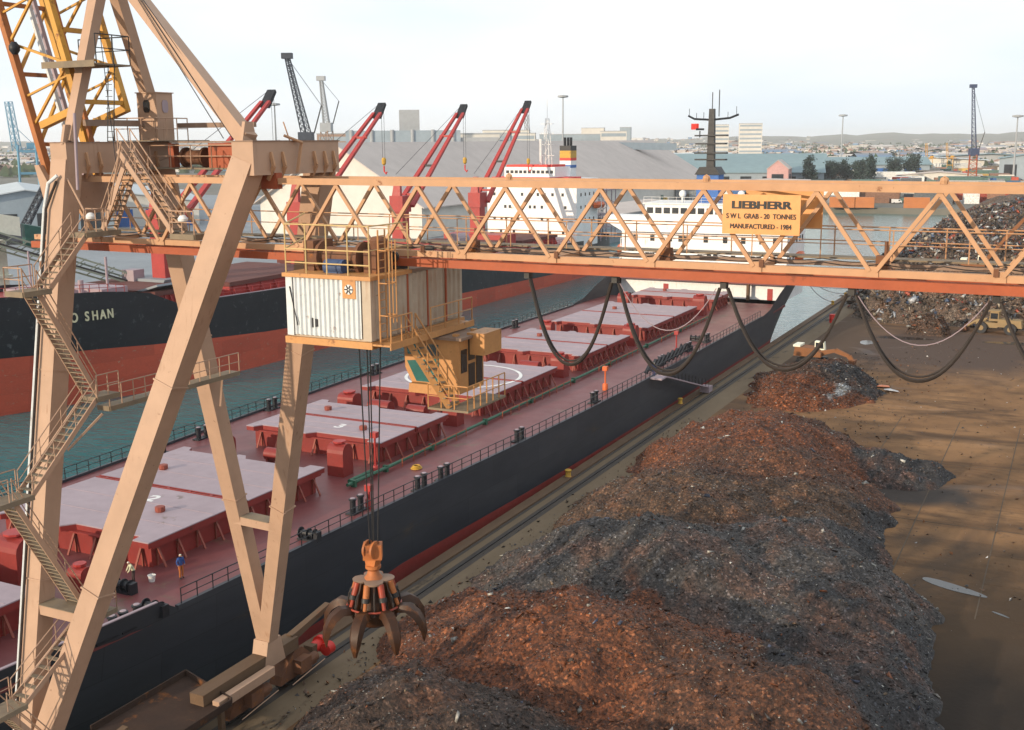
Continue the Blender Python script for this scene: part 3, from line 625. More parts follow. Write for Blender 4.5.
# lifeboats hang in davits at each side of the accommodation
def lifeboat(x, y, z, L, label):
    t = thing("lifeboat", label, "lifeboat", (x, y, z), "orange lifeboats")
    hv_ = [(x+.0+w*s*1.25, y+L/2*u, z+h) for u, w in ((-1,.05),(-.75,.7),(-.3,1),(.3,1),(.75,.7),(1,.05)) for s, h in ((-.55,0),(-1,.9),(1,.9),(.55,0))]
    fs = [(4*i+j, 4*i+j+1, 4*i+5+j, 4*i+4+j) for i in range(5) for j in range(3)]+[(4*i+3,4*i,4*i+4,4*i+7) for i in range(5)]+[(0,1,2,3),(23,22,21,20)]
    MB().add(hv_, fs).build("hull", M_orange, t, True)
    cv = [(x+w*s*1.2, y+L/2*u, z+.9+h) for u, w in ((-.95,.15),(-.6,.8),(0,1),(.6,.8),(.95,.15)) for s, h in ((-1,0),(-.6,.8*w),(.6,.8*w),(1,0))]
    MB().add(cv, [(4*i+j, 4*i+j+1, 4*i+5+j, 4*i+4+j) for i in range(4) for j in range(3)]+[(0,1,2,3),(19,18,17,16)]).build("canopy", M_orange, t, True)
    d = MB()
    for u in (-.32,.32): d.path([(x-.3,y+u*L,z-1.2),(x-1.7 if x > -60 else x+1.7,y+u*L,z+.5),(x-1.5 if x > -60 else x+1.5,y+u*L,z+2.6),(x,y+u*L,z+2.9),(x,y+u*L,z+1.5)], .12, 6)
    d.build("davit", M_whiteB, t)
lifeboat(-47.4, 214.5, 11.6, 6.5, "orange lifeboat on the quay side of the moored carrier's stern")
lifeboat(-81.0, 211, 12.2, 6.0, "orange lifeboat on the water side of the moored carrier's accommodation")
b = MB(); b.box(-51.8,-47.9,212,218,8.5,11.0).box(-50,-48.4,215.6,217,11,12.4); b.build("stern_house", M_white, ship)
# gangway from the deck edge to the quay
gw = thing("gangway", "grey gangway ladder leading from the carrier's deck edge to the quay", "gangway", (-45, 143, 0))
A, B_ = V(-45.5,131.5,5.2), V(-44.2,146.5,.9)
g1 = MB().beam(A, B_, 1.0, .18); g1.box(-46.6,-44.6,129.6,131.6,5.0,5.2); g1.build("ladder", M_cover, gw)
for s in (-.5,.5): rail_run(MB(), [A+V(s,0,.05), B_+V(s,0,.05)], 1.0, 1.2, .03).build("railing", M_steel, gw)
MB().box(-44.9,-43.6,146.4,148.0,0.1,.9).build("landing_platform", M_cover, gw)
sf = MB()
for i in range(9): sf.beam((-47.4,131.5+1.7*i,DZ+.3),(-46.9,132.3+1.7*i,DZ+1.7),.5,.25)
sf.build("ladder_frame", M_black, gw)
# ---------------------------------------------------------------- people on deck
def person(label, x, y, z, face, top_c, leg_c, pose):
    me = bpy.data.meshes.new("person_frame")
    J = dict(pel=(0,0,.95), chest=(0,.02,1.32), neck=(0,.03,1.50), head=(0,.05,1.62), crown=(0,.05,1.74),
             ls=(-.19,.02,1.42), le=(-.27,-.02,1.14), lh=(-.25,.12,.90), rs=(.19,.02,1.42), re=(.28,0,1.14), rh=(.24,.16,.92),
             lk=(-.10,.04,.52), lf=(-.11,-.02,.07), lt=(-.11,.16,.04), rk=(.10,.06,.52), rf=(.12,.06,.07), rt=(.12,.24,.04), lhip=(-.10,0,.92), rhip=(.10,0,.92))
    J.update(pose)
    RR = dict(pel=.16,chest=.18,neck=.075,head=.105,crown=.075,ls=.085,le=.06,lh=.05,rs=.085,re=.06,rh=.05,lk=.075,lf=.055,lt=.045,rk=.075,rf=.055,rt=.045,lhip=.11,rhip=.11)
    ks = list(J); E_ = [("pel","chest"),("chest","neck"),("neck","head"),("head","crown"),("chest","ls"),("ls","le"),("le","lh"),("chest","rs"),("rs","re"),("re","rh"),
          ("pel","lhip"),("lhip","lk"),("lk","lf"),("lf","lt"),("pel","rhip"),("rhip","rk"),("rk","rf"),("rf","rt")]
    me.from_pydata([J[k] for k in ks], [(ks.index(a), ks.index(b)) for a, b in E_], [])
    o = bpy.data.objects.new("person_source", me); COL.objects.link(o)
    o.modifiers.new("skin", 'SKIN'); o.modifiers.new("sub", 'SUBSURF').levels = 1
    for i, k in enumerate(ks):
        sv = me.skin_vertices[0].data[i]; sv.radius = (RR[k], RR[k]*(.72 if k in ("chest","pel") else 1)); sv.use_root = (k == "pel")
    bpy.context.view_layer.update()
    bod = bpy.data.meshes.new_from_object(o.evaluated_get(bpy.context.evaluated_depsgraph_get())); bpy.data.objects.remove(o)
    bod.name = "person"; bod.materials.clear()
    for n_, c in (("jacket", top_c), ("trousers", leg_c), ("skin", (.42,.24,.17)), ("boots", (.02,.02,.02)), ("helmet", (.75,.72,.62))): bod.materials.append(mat("person_"+n_, c, rough=.8))
    hz = J["neck"][2]
    for p_ in bod.polygons:
        c = p_.center; hd = c.z > hz+.03 and (Vector(J["head"])-c).length < .24
        hand = min((c-Vector(J["lh"])).length, (c-Vector(J["rh"])).length) < .09
        p_.material_index = (4 if c.z > J["head"][2]+.05 else 2) if hd else 2 if hand else 3 if c.z < .11 else 1 if c.z < .93 else 0
    bod.shade_smooth()
    return tag(put("person", bod, None, (x, y, z), (0,0,face)), label, "person")
person("person in a blue jacket and orange trousers on the maroon deck", -52.8, 54.7, DZ, -1.9, (.03,.08,.28), (.45,.14,.03), {})
person("person in a pale vest bending by the hatch corner stays", -55.0, 52.6, DZ, 2.6, (.62,.62,.42), (.05,.03,.03), dict(chest=(0,.14,1.26), neck=(0,.24,1.40), head=(0,.30,1.50), crown=(0,.34,1.61), ls=(-.18,.18,1.34), rs=(.18,.18,1.34), le=(-.24,.30,1.08), re=(.24,.30,1.08), lh=(-.18,.44,.86), rh=(.18,.44,.86)))
person("person in dark blue overalls at the head of the gangway", -46.0, 130.6, 5.2, 0.4, (.03,.06,.20), (.03,.05,.14), {})
# loose gear on the deck
t = thing("paint_bucket", "white bucket standing on the maroon deck near the person in blue", "bucket", (-54.2, 53.4, DZ))
MB().lathe([(.2,0),(.26,.42),(.28,.44),(.24,.44),(.19,.05)], (-54.2,53.4,DZ), 14).build("bucket_body", M_whiteB, t, True)
MB().path([(-54.46,53.4,DZ+.42),(-54.4,53.4,DZ+.6),(-54.2,53.4,DZ+.68),(-54.0,53.4,DZ+.6),(-53.94,53.4,DZ+.42)], .015, 5).build("bucket_handle", M_steel, t)
rc = MB()
for k in range(5):
    rr = .36-.03*k; rc.path([(-50.2+.0+rr*math.cos(a*.3491), 58.4+rr*math.sin(a*.3491), DZ+.08+.07*k) for a in range(19)], .06, 6)
tag(rc.build("rope_coil", M_yellp), "yellow rope coil lying on the deck by the railing", "rope")
rc = MB()
for k in range(3):
    rr = .45-.08*k; rc.path([(-52.0+rr*math.cos(a*.3491), 84.0+rr*1.2*math.sin(a*.3491), DZ+.07+.1*k) for a in range(19)], .06, 6)
tag(rc.build("rope_coil", M_yellp), "faded yellow rope coil on the open deck beside the hatch pipe", "rope")
# ================================================================== gantry crane on the quay rail
M_cab = mat("cab_orange_paint", (.55,.28,.10), (.45,.21,.08), .7, .9, rough=.5, rust=.25, rustcol=(.25,.10,.04), rustscale=1.6)
crane = thing("gantry_crane", "tall tan and peach lattice gantry crane spanning the quay and the carrier", "crane", (-43, 42.5, 0))
YN, YF = 40.4, 43.3                    # near and far truss of the boom
F1, F2 = V(-43,33.5,3.6), V(-43,51.5,3.6)
XL, XR = -43.4, -32.4
def leg(p, q, w, w2): return MB().beam(p, q, w, w, (0,1,0), w2, w2).build("leg", M_tan, crane)
lA = leg(F1, V(XR-.1,39.35,33.2), .95, 1.08); lB = leg(F1, V(XL,39.3,33.2), .9, 1.0)
lC = leg(F2, V(XR-.1,44.6,33.2), .85, 1.1);  lD = leg(F2, V(XL+.1,45.2,33.2), .85, 1.05)
for l, p, q, w in ((lA,F1,V(XR-.1,39.35,33.2),1.12),(lC,F2,V(XR-.1,44.6,33.2),1.06),(lD,F2,V(XL+.1,45.2,33.2),1.04),(lB,F1,V(XL,39.3,33.2),1.02)):
    for t in (.34,.67): MB().beam(p.lerp(q,t-.0012), p.lerp(q,t+.0012), w+.02, w+.02, (0,1,0)).build("flange", M_tan, l)
for x, w, ye in ((XR,1.15,45.1),(XL,1.05,45.8)):
    g = MB().box(x-w/2, x+w/2, 38.85, ye, 32.62, 34.06).build("cross_girder", M_tan, crane)
    MB().box(x-w/2-.05, x+w/2+.05, 38.8, ye+.05, 34.06, 34.10).build("girder_top_plate", M_ygrey, g)
    for y in (40.0,40.8,43.1,43.9,44.6):                      # hangers that carry the boom
        h = MB().beam((x+w/2+.02,y,33.6),(x+w/2+.16,y,33.0),.16,.10,(0,1,0)).beam((x+w/2+.16,y,33.0),(x+w/2-.25,y+.1,32.4),.16,.12,(0,1,0))
        h.build("hanger", M_peach, g)
MB().beam((XR+.75,42.0,33.95),(XR+.78,41.6,32.7),.14,.06,(0,1,0)).tube((XR+.6,41.0,34.3),(XR+.8,42.0,34.0),.07,6).tube((XR+.5,41.1,34.9),(XR+.65,41.3,34.1),.03,5).build("cable_guide", M_peach, crane)
# ties between the legs of a pair
def on(p, q, z): t = (z-p.z)/(q.z-p.z); return p.lerp(q, t)
TA, TB, TC, TD = V(XR-.1,39.35,33.2), V(XL,39.3,33.2), V(XR-.1,44.6,33.2), V(XL+.1,45.2,33.2)
for p, q, ta, tb, z in ((F1,F1,TB,TA,12.4),(F2,F2,TD,TC,12.3)):
    a, b = on(p, ta, z), on(q, tb, z)
    ti = MB().beam(a, b, .85, .5).build("leg_tie", M_tan, crane)
    MB().beam(a+V(.5,0,.26), b+V(-.5,0,.26), .95, .03).build("tie_plate", M_grate, ti)
# feet: bogie sets under each corner
wheel = MB().tube((-.14,0,0),(.14,0,0),.42,18).tube((-.2,0,0),(.2,0,0),.13,10).mesh("wheel", M_steel, True)
for F, long in ((F1,False),(F2,True)):
    y = F.y
    MB().extr([(-43.55,y-1.0,2.3),(-43.55,y+1.0,2.3),(-43.55,y+.6,4.0),(-43.55,y-.6,4.0)], (1.1,0,0)).build("foot_block", M_tan, crane)
    sb = MB().box(-43.5,-42.5,y-6.4,y+2.4,2.35,3.15)
    sb.beam((-43,y+2.2,3.0),(-42.9,y+6.2,3.75),.5,.5,(0,0,1),.4,.35); sill = sb.build("sill_beam", M_cope, crane)
    MB().box(-42.2,-41.7,y-6.0,y-1.0,2.2,2.75).build("cable_trough", M_tan, sill)
    for k in (-2.4, 2.4):
        bg_ = MB().extr([(-43.45,y+k-1.9,.55),(-43.45,y+k+1.9,.55),(-43.45,y+k+1.7,1.1),(-43.45,y+k+.4,2.3),(-43.45,y+k-.4,2.3),(-43.45,y+k-1.7,1.1)], (.9,0,0))
        bo = bg_.build("bogie", M_rust, crane)
        for d in (-1.25, 0, 1.25): put("wheel", wheel, bo, (-43.06, y+k+d, .52))
        MB().box(-42.5,-41.9,y+k-.6,y+k+.5,.9,1.8).tube((-42.2,y+k+.5,1.35),(-42.2,y+k+1.3,1.35),.32,12).build("drive_motor", M_rust, bo)
        MB().tube((-41.75,y+k-1.7,.75),(-41.75,y+k+1.7,1.05),.035,6).build("guard_rail", M_tan, bo)
    if long:
        MB().tube((-43,y+4.5,1.35),(-43,y+5.2,1.35),.38,14).tube((-43,y+5.2,1.35),(-43,y+5.5,1.35),.55,16).tube((-42.3,y+4.9,1.2),(-42.3,y+5.5,1.2),.42,14).build("buffer", M_redp, crane, True)
        MB().beam((-43,y+4.0,1.3),(-43,y+4.55,1.3),.7,.8).build("buffer_bracket", M_cope, crane)
M_dkrust = mat("dark_rusted_plate", (.065,.040,.030), (.04,.028,.024), .7, .7, rough=.9, rust=.35, rustcol=(.20,.08,.03), rustscale=.6, spec=.1)
sp = thing("spill_plate", "wide rusty steel spill tray lying by the crane's near bogies", "steel tray", (-43.6,43.5,2.2))
MB().extr([(-46.1,40.2,2.55),(-46.1,47.6,2.55),(-41.4,46.2,2.45),(-41.4,38.8,2.45)], (0,0,-.18)).build("tray", M_dkrust, sp)
lip = MB().beam((-46.1,40.2,2.7),(-46.1,47.6,2.7),.1,.4).beam((-46.1,47.6,2.7),(-41.4,46.2,2.6),.1,.4).beam((-41.4,46.2,2.6),(-41.4,38.8,2.6),.1,.3); lip.build("lip", M_dkrust, sp)
MB().box(-44.6,-44.3,41,41.3,.1,2.35).box(-42.0,-41.7,40,40.3,.1,2.3).box(-44.6,-44.3,46.3,46.6,.1,2.35).box(-42.0,-41.7,45.6,45.9,.1,2.3).build("tray_legs", M_cope, sp)
# boom: two trusses, walkway, runway beams
X0, X1 = -47.3, 38.0
for y in (YN, YF):
    MB().beam((X0+.9,y,32.34),(X1,y,32.34),.28,.27).build("top_chord", M_peach, crane)
    MB().beam((X0,y+(.12 if y == YN else -.12),29.42),(X1,y+(.12 if y == YN else -.12),29.42),.28,.25 if y == YN else .16).build("bottom_chord", M_peach if y == YN else M_ygrey, crane)
    MB().beam((X0,y,29.06),(X1,y,29.06),.5,.32).build("runway_beam", M_oxide, crane)
dg = {}
for y in (YN, YF):
    for k in range(-10, 12):
        xb = -2.28-4.06*k; 
        for s in (-1, 1):
            xt = xb+s*2.05
            key = s
            if key not in dg:
                dg[key] = MB().beam((0,0,0),(s*1.95,0,2.72),.14,.15,(0,1,0)).mesh("diagonal", M_peach)
            if xb < X0+1.2: continue
            if y == YN and s == 1 and False: continue
            put("diagonal", dg[key], crane, (xb+s*.10, y-.02, 29.50))
        if y == YN and xb > X0+2:
            gp_ = MB().box(xb-.2,xb+.2,y-.065,y-.035,29.29,29.66); gp_.build("gusset", M_peach, crane)
for k in range(-10, 12):
    xt = -4.33-4.06*k
    if xt < X0+1: continue
    MB().beam((xt,YN,32.3),(xt,YF,32.3),.16,.16).build("cross_brace", M_peach, crane)
    MB().beam((xt,YN,32.3),(xt-4.06,YF,32.3),.09,.09).build("cross_brace", M_peach, crane)
    MB().beam((xt+2,YN,29.4),(xt+2,YF,29.4),.16,.2).build("cross_brace", M_peach, crane)
for x in (-20.4,-12.35,-4.2): MB().lathe([(.12,0),(.14,.12),(.08,.2)], (x,YN,32.5), 8).path([(x-.14,YN,32.5),(x-.1,YN,32.68),(x,YN,32.74),(x+.1,YN,32.68),(x+.14,YN,32.5)], .03, 6).build("lifting_lug", M_peach, crane)
for x in (-14.0,-6.1,-22.3): MB().cbox((x,YN+.5,29.75),(.42,.35,.5)).tube((x+.1,YN+.5,29.9),(x+.1,YN+.5,30.5),.07,6).build("junction_box", M_rust, crane)
MB().box(X0+.5,X1,YF+.25,YF+1.15,29.55,29.61).build("walkway", M_grate, crane)
b = MB(); rail_run(b, [V(X0+.5,YF+1.12,29.6),V(X1,YF+1.12,29.6)], 1.12, 2.03, .028); b.build("railing", M_peach, crane)
b = MB(); rail_run(b, [V(-32,YF-.35,29.6),V(X1,YF-.35,29.6)], 1.12, 2.6, .024); b.build("railing", M_peach, crane)
MB().beam((-32.55,YN-.02,32.35),(-31.7,YN-.02,32.35),.4,.7).build("boom_joint", M_oxide, crane)
for k, (dy, dz, r) in enumerate(((.0,.30,.022),(.08,.42,.018))):
    pts = []
    x = X0+.6
    while x < X1-1:
        for u in range(6): pts.append((x+2.03*u/6, YN+.32+dy, 29.42+dz-.10*math.sin(math.pi*u/6)))
        x += 2.03
    MB().path(pts, r, 5).build("boom_conduit", M_rubber, crane)
for x in (-24.4,-18.3,-10.2,-2.4): MB().cbox((x,YN-.10,29.62),(.16,.10,.26)).build("cable_clamp", M_rust, crane)
# far support of the boom on the landward rail
for y in (36.0,48.0):
    MB().beam((32,y,1.2),(32,42+(y-42)*.3,28.6),.8,.8,(0,1,0)).build("landward_leg", M_tan, crane)
    MB().box(31.4,32.6,y-2.4,y+2.4,.02,1.3).build("landward_bogie", M_rust, crane)
MB().box(31.6,32.4,38.5,45.5,28.1,28.7).build("landward_girder", M_tan, crane)
# sign boards
SX0, SX1 = -11.6, -8.82
sg = MB().box(SX0,SX1,YN-.40,YN-.34,30.67,32.08).build("sign_board", M_sign, crane)
MB().box(-11.7,-8.75,YF+.18,YF+.22,30.67,32.08).build("sign_board", M_sign, crane)
sc_ = (SX0+SX1)/2
lettering("sign_lettering", "LIEBHERR", .37, .0, (sc_, YN-.412, 31.70), (1,0,0), (0,0,1), M_black, sg, 1.36, .02, .017)
lettering("sign_lettering", "S W L  GRAB - 20  TONNES", .25, .0, (sc_, YN-.412, 31.31), (1,0,0), (0,0,1), M_black, sg, .83, .02, .004)
lettering("sign_lettering", "MANUFACTURED - 1984", .24, .0, (sc_, YN-.412, 30.95), (1,0,0), (0,0,1), M_black, sg, .85, .02, .004)
# upper deck over the boom, winch house, stair hut
MB().box(-42.7,-33.1,43.9,46.2,32.72,32.80).build("upper_deck", M_grate, crane)
b = MB(); rail_run(b, [V(-42.6,43.95,32.8),V(-38.6,43.95,32.8),V(-33.2,43.95,32.8)], 1.1, 1.2, .03); b.build("railing", M_tan, crane)
MB().box(-39.0,-37.2,44.2,46.0,32.8,34.0).build("winch_house", M_oxide, crane)
MB().box(-41.4,-34.2,44.1,46.1,34.02,34.1).build("winch_roof", M_ygrey, crane)
wd = MB().tube((-40.8,44.7,33.3),(-39.7,44.7,33.3),.36,16).tube((-40.95,44.7,33.3),(-40.8,44.7,33.3),.5,16).tube((-39.7,44.7,33.3),(-39.55,44.7,33.3),.5,16); wd.build("winch_drum", M_rust, crane, True)
MB().box(-41.7,-41.35,44.3,44.7,32.8,34.0).build("control_cabinet", M_oxide, crane)
hut = MB().box(-43.5,-42.2,44.2,45.35,34.16,36.5).build("stair_hut", M_tan, crane)
def roundwin(w, h): return [(w*a, h*b) for a, b in ((-.5,-.3),(-.3,-.5),(.3,-.5),(.5,-.3),(.5,.3),(.3,.5),(-.3,.5),(-.5,.3))]
MB().extr([(-42.86+x,44.185,35.85+z) for x, z in roundwin(.42,.62)], (0,-.02,0)).build("window", M_glassd, hut)
MB().extr([(-42.185,44.78+x,35.85+z) for x, z in roundwin(.42,.62)], (.02,0,0)).build("window", M_cover, hut)
MB().box(-43.56,-42.14,44.14,45.41,36.5,36.55).build("hut_roof", M_tan, hut)
b = MB(); rail_run(b, [V(-44.6,43.6,34.16),V(-41.8,43.6,34.16),V(-41.8,45.9,34.16)], 1.1, .8, .03); b.build("railing", M_tan, crane)
MB().box(-45.0,-41.7,43.5,47.4,34.11,34.16).build("hut_platform", M_grate, crane)
# stairs: flights with treads and hand rails
tread = MB().box(-.42,.42,-.13,.13,-.02,.02).mesh("tread", M_grate); tread_x = MB().box(-.13,.13,-.4,.4,-.02,.02).mesh("tread", M_grate)
def flight(p, q, w=.9, axis='y', m=None):
    p, q = Vector(p), Vector(q); m = m or M_tan; s = V(w/2,0,0) if axis == 'y' else V(0,w/2,0)
    st = MB().beam(p-s, q-s, .06, .24).beam(p+s, q+s, .06, .24).build("stair_flight", m, crane)
    n = max(3, int(abs(p.z-q.z)/.24))
    for i in range(n): put("tread", tread if axis == 'y' else tread_x, st, p.lerp(q, (i+.5)/n)+V(0,0,.03))
    r_ = MB()
    for sg_ in (-1, 1):
        a, b = p+s*sg_, q+s*sg_; r_.tube(a+V(0,0,1), b+V(0,0,1), .03, 5).tube(a+V(0,0,.5), b+V(0,0,.5), .022, 5)
        for i in range(4): c = a.lerp(b, i/3); r_.tube(c, c+V(0,0,1), .026, 5)
    r_.build("stair_rail", m, st); return st
def landing(x0, x1, y0, y1, z, rails):
    l = MB().box(x0,x1,y0,y1,z-.06,z).box(x0,x1,y0-.05,y0,z-.22,z+.02).box(x1,x1+.05,y0,y1,z-.22,z+.02).build("landing", M_grate, crane)
    b = MB(); rail_run(b, [V(*p, z) for p in rails], 1.05, .8, .03); b.build("landing_rail", M_tan, l)
SXM = -41.2
flight((SXM,37.7,29.9),(SXM,35.4,27.7)); flight((SXM-.1,34.8,27.6),(SXM-.1,37.7,22.4)); flight((SXM,37.5,22.2),(SXM,33.5,18.7))
flight((SXM-.1,32.5,18.7),(SXM-.1,36.2,11.9)); flight((SXM,36.1,11.7),(SXM,32.1,9.3)); flight((SXM-.1,31.2,9.2),(SXM-.1,34.6,4.6))
landing(-41.7,-40.7,37.6,38.9,30.0,[(-40.7,37.6),(-40.7,38.9)]); landing(-41.8,-40.7,33.9,35.4,27.7,[(-41.8,35.4),(-41.8,33.9),(-40.7,33.9)])
landing(-41.7,-40.7,37.5,38.9,22.3,[(-40.7,37.5),(-40.7,38.9)]); landing(-41.8,-40.7,31.6,33.5,18.7,[(-41.8,33.5),(-41.8,31.6),(-40.7,31.6),(-40.7,32.2)])
landing(-41.7,-40.6,36.0,37.6,11.8,[(-40.6,36.0),(-40.6,37.6),(-41.7,37.6)]); landing(-41.8,-40.7,30.2,32.1,9.3,[(-41.8,32.1),(-41.8,30.2),(-40.7,30.2)])
landing(-42.2,-41.4,38.9,48.4,21.5,[(-41.4,38.9),(-41.4,48.4)])
MB().beam((-41.6,38.6,21.2),(-42.6,37.2,19.6),.1,.1).beam((-42.3,48.0,21.1),(-41.5,46.8,19.8),.1,.1).build("bracket", M_tan, crane)
flight((-39.9,39.55,33.7),(-36.9,39.55,30.0),.8,'x'); flight((-40.0,39.9,32.9),(-41.6,39.9,30.0),.8,'x')
landing(-42.3,-41.2,39.2,40.2,29.95,[(-42.3,39.2),(-41.2,39.2)]); landing(-37.0,-35.6,39.1,40.1,29.95,[(-37.0,39.1),(-35.6,39.1)])
b = MB().tube((-41.9,38.75,30.9),(-42.9,38.8,32.4),.05,6).tube((-39.2,38.7,34.1),(-40.6,39.1,31.2),.04,6); b.build("stay_rod", M_tan, crane)
for x, y, z in ((-41.75,38.95,30.5),(-36.3,39.2,30.5)): MB().lathe([(.05,0),(.22,.05),(.24,.16),(.14,.3),(.05,.34)], (x,y,z), 12).build("flood_lamp", M_whiteB, crane, True)
# cable duct and pipe up the near leg
d0, d1 = on(F1,TB,4.5), on(F1,TB,31)
b = MB().path([d0+V(-.62,-.45,0), d1+V(-.72,-.5,0), V(XL-.2,38.3,32.2), V(XL+.2,38.5,32.55)], .09, 8); b.build("cable_duct", M_house, crane, True)
b = MB().path([d0+V(-.40,-.6,0), d1+V(-.42,-.68,0), V(XL+.1,38.5,32.3)], .06, 6); b.build("power_cable", M_rubber, crane)
# mast over the waterside girder
AP = V(-43.13,42.4,42.88)
for p, w, w2 in ((V(XL+.3,39.3,34.1),.46,.6),(V(XR-.1,39.4,34.1),.66,.6),(V(-44.6,47.0,34.0),.55,.6)):
    MB().beam(p, AP, w, w, (0,1,0), w2, w2).build("mast_strut", M_tan, crane)
    MB().extr([p+V(-.08,-.5,-.1), p+V(-.08,.5,-.1), p+V(-.08,.25,.8), p+V(-.08,-.25,.8)], (.16,0,0)).build("pin_bracket", M_tan, crane)
MB().box(-43.8,-42.4,41.4,43.4,42.4,43.6).build("mast_head", M_tan, crane)
pl = MB().box(-44.6,-41.2,39.4,41.6,37.6,37.68).box(-44.6,-41.2,39.35,39.4,37.5,37.8).build("mast_platform", M_grate, crane)
b = MB(); rail_run(b, [V(-44.5,41.6,37.68),V(-41.2,41.6,37.68),V(-41.2,39.5,37.68)], 1.3, 1.1, .03); b.build("railing", M_steel, pl)
b = MB()
for s in (-.2,.2): b.tube((-41.6+s,40.4,34.1),(-41.4+s,40.6,37.7),.025,5)
for i in range(13): b.tube((-41.8+.015*i,40.4,34.3+.27*i),(-41.4+.015*i,40.4,34.3+.27*i),.02,4)
b.build("ladder", M_steel, crane)
b = MB()
for i in range(3): b.tube((XR-.3-.5*i,39.2,34.2),(AP.x+.4,42,43.3),.022,5)
b.tube((-40.4,39.6,30.9),(-44.5,43,40),.02,5); b.build("stay_wire", M_rope, crane)
b = MB().beam((-42.3,45.8,34.9),(-37.3,45.8,34.9),.2,.25).beam((-43.2,40.4,35.0),(-43.2,45.6,35.0),.25,.3); b.build("mast_cross_beam", M_ygrey, crane)
b = MB().tube((-42.0,38.55,31.9),(-42.1,38.8,35.4),.07,8); b.build("hose_pipe", M_cover, crane, True)
# raised outreach boom
def lo(z): return -45.75-.301*(z-32.0)
def up_(z): return -42.94-.301*(z-34.2)
ZT = 62.0
M_rory = mat("rusty_orange_chord", (.42,.15,.04), (.26,.09,.03), .7, 1.0, rough=.6, rust=.3)
for y, mm in ((YN,M_rory),(YF,M_yell)):
    MB().beam((lo(31.0),y,31.0),(lo(ZT),y,ZT),.30,.36,(0,1,0)).build("raised_chord", mm if y == YN else M_yell, crane)
    MB().beam((up_(35.6),y,35.6),(up_(ZT),y,ZT),.30,.32,(0,1,0)).build("raised_chord", M_yell, crane)
    MB().beam((up_(35.7)+.1,y,35.75),(lo(34.6)+.5,y,34.9),.34,.40,(0,1,0)).build("raised_end_post", M_yell, crane)
    z = 34.9; k = 0
    while z < 58:
        z2 = z+2.0
        MB().beam((lo(z),y,z),(up_(z2+.9),y,z2+.9),.12,.12,(0,1,0)).build("raised_diagonal", M_yell, crane)
        MB().beam((lo(z2+2),y,z2+2),(up_(z2+.9),y,z2+.9),.12,.12,(0,1,0)).build("raised_diagonal", M_yell, crane)
        zm = z+1.4; MB().beam((lo(zm),y,zm),(up_(zm+1.0),y,zm+1.0),.10,.10,(0,1,0)).build("raised_diagonal", M_yell, crane)
        z += 4.0
z = 34.0
while z < 58:
    MB().beam((lo(z),YN,z),(lo(z),YF,z),.2,.2).build("raised_cross_brace", M_rory, crane)
    MB().beam((lo(z),YN,z),(lo(z+3.4),YF,z+3.4),.14,.14).build("raised_cross_brace", M_yell, crane)
    MB().beam((up_(z+2),YN,z+2),(up_(z+2),YF,z+2),.22,.22).build("raised_cross_brace", M_yell, crane)
    z += 3.4
for dx, m_ in ((.75,M_house),(1.15,M_cover),(1.9,M_yell),(2.25,M_rory)):
    MB().beam((lo(32.5)+dx,41.6,32.5),(lo(ZT)+dx,41.6 if dx < 1.5 else 42.4,ZT),.14,.22,(0,1,0)).build("raised_ladder_tray", m_, crane)
MB().lathe([(.12,-.3),(.26,-.1),(.26,.1),(.12,.3)], (lo(38.6)+.55,40.1,38.6), 12).build("boom_lamp", M_black, crane, True)
MB().extr([(lo(31)-.25,39.95,30.6),(lo(31)+.9,39.95,30.6),(lo(33),39.95,33.0),(lo(33)-.3,39.95,33.0)], (0,3.8,0)).build("hinge_block", M_tan, crane)
MB().beam((-45.2,42,33.4),(-44.1,42,35.2),.22,.22).beam((-44.9,40.6,33.2),(-44.4,40.5,35.1),.18,.18).build("latch_arm", M_yell, crane)

# ================================================================== trolley with machinery house and driver's cab
M_railc = mat("cream_yellow_rail", (.62,.44,.20), rough=.6)
M_dblue = mat("faded_blue_paint", (.05,.09,.20), (.04,.06,.12), .6, 2, rough=.6)
tr = thing("crane_trolley", "corrugated machinery house with orange driver's cab hung under the crane boom", "crane trolley", (-27,41,26))
HX, HXE, HY, HYE, HZ, HZE = -29.15, -25.05, 37.3, 44.8, 26.12, 28.6
def corrug(p, q, z0, z1, n, d):
    """corrugated sheet from p to q; d is the outward direction"""
    p, q, d = Vector(p), Vector(q), Vector(d); vs = []; fs = []; k = 4*n
    for i in range(k+1):
        o = d*(.075 if (i % 4) in (1, 2) else 0.); c = p.lerp(q, i/k)+o; vs += [(c.x,c.y,z0),(c.x,c.y,z1)]
    for i in range(k): fs.append((2*i,2*i+2,2*i+3,2*i+1))
    return MB().add(vs, fs)
MB().box(HX+.05,HXE-.05,HY+.05,HYE-.05,HZ,HZE).build("house_core", M_housd, tr)
corrug((HX+.35,HY-.01,0),(HXE-.45,HY-.01,0),HZ+.1,HZE-.02,14,(0,-1,0)).build("corrugated_sheet", M_house, tr)
corrug((HXE+.01,HY+.3,0),(HXE+.01,HYE-.05,0),HZ+.1,HZE-.02,17,(1,0,0)).build("corrugated_sheet", M_housd, tr)
b = MB().box(HX-.02,HX+.3,HY-.05,HY+.1,HZ+.05,HZE); b.build("corner_post", M_house, tr)
b = MB().box(HXE-.35,HXE+.05,HY-.06,HY+.25,HZ+.05,HZE); b.build("corner_post", M_housd, tr)
for y in (HY+2.6,HY+4.2,HY+5.8): MB().box(HXE+.06,HXE+.12,y,y+.1,HZ+.05,HZE).build("wall_post", M_oxide, tr)
MB().box(HX-.1,HXE+.1,HY-.12,HYE,HZ-.28,HZ).build("base_beam", M_cab, tr)
MB().box(HX-.12,HXE+.12,HY-.15,HY+3.0,HZE,HZE+.16).build("roof_edge", M_cab, tr)
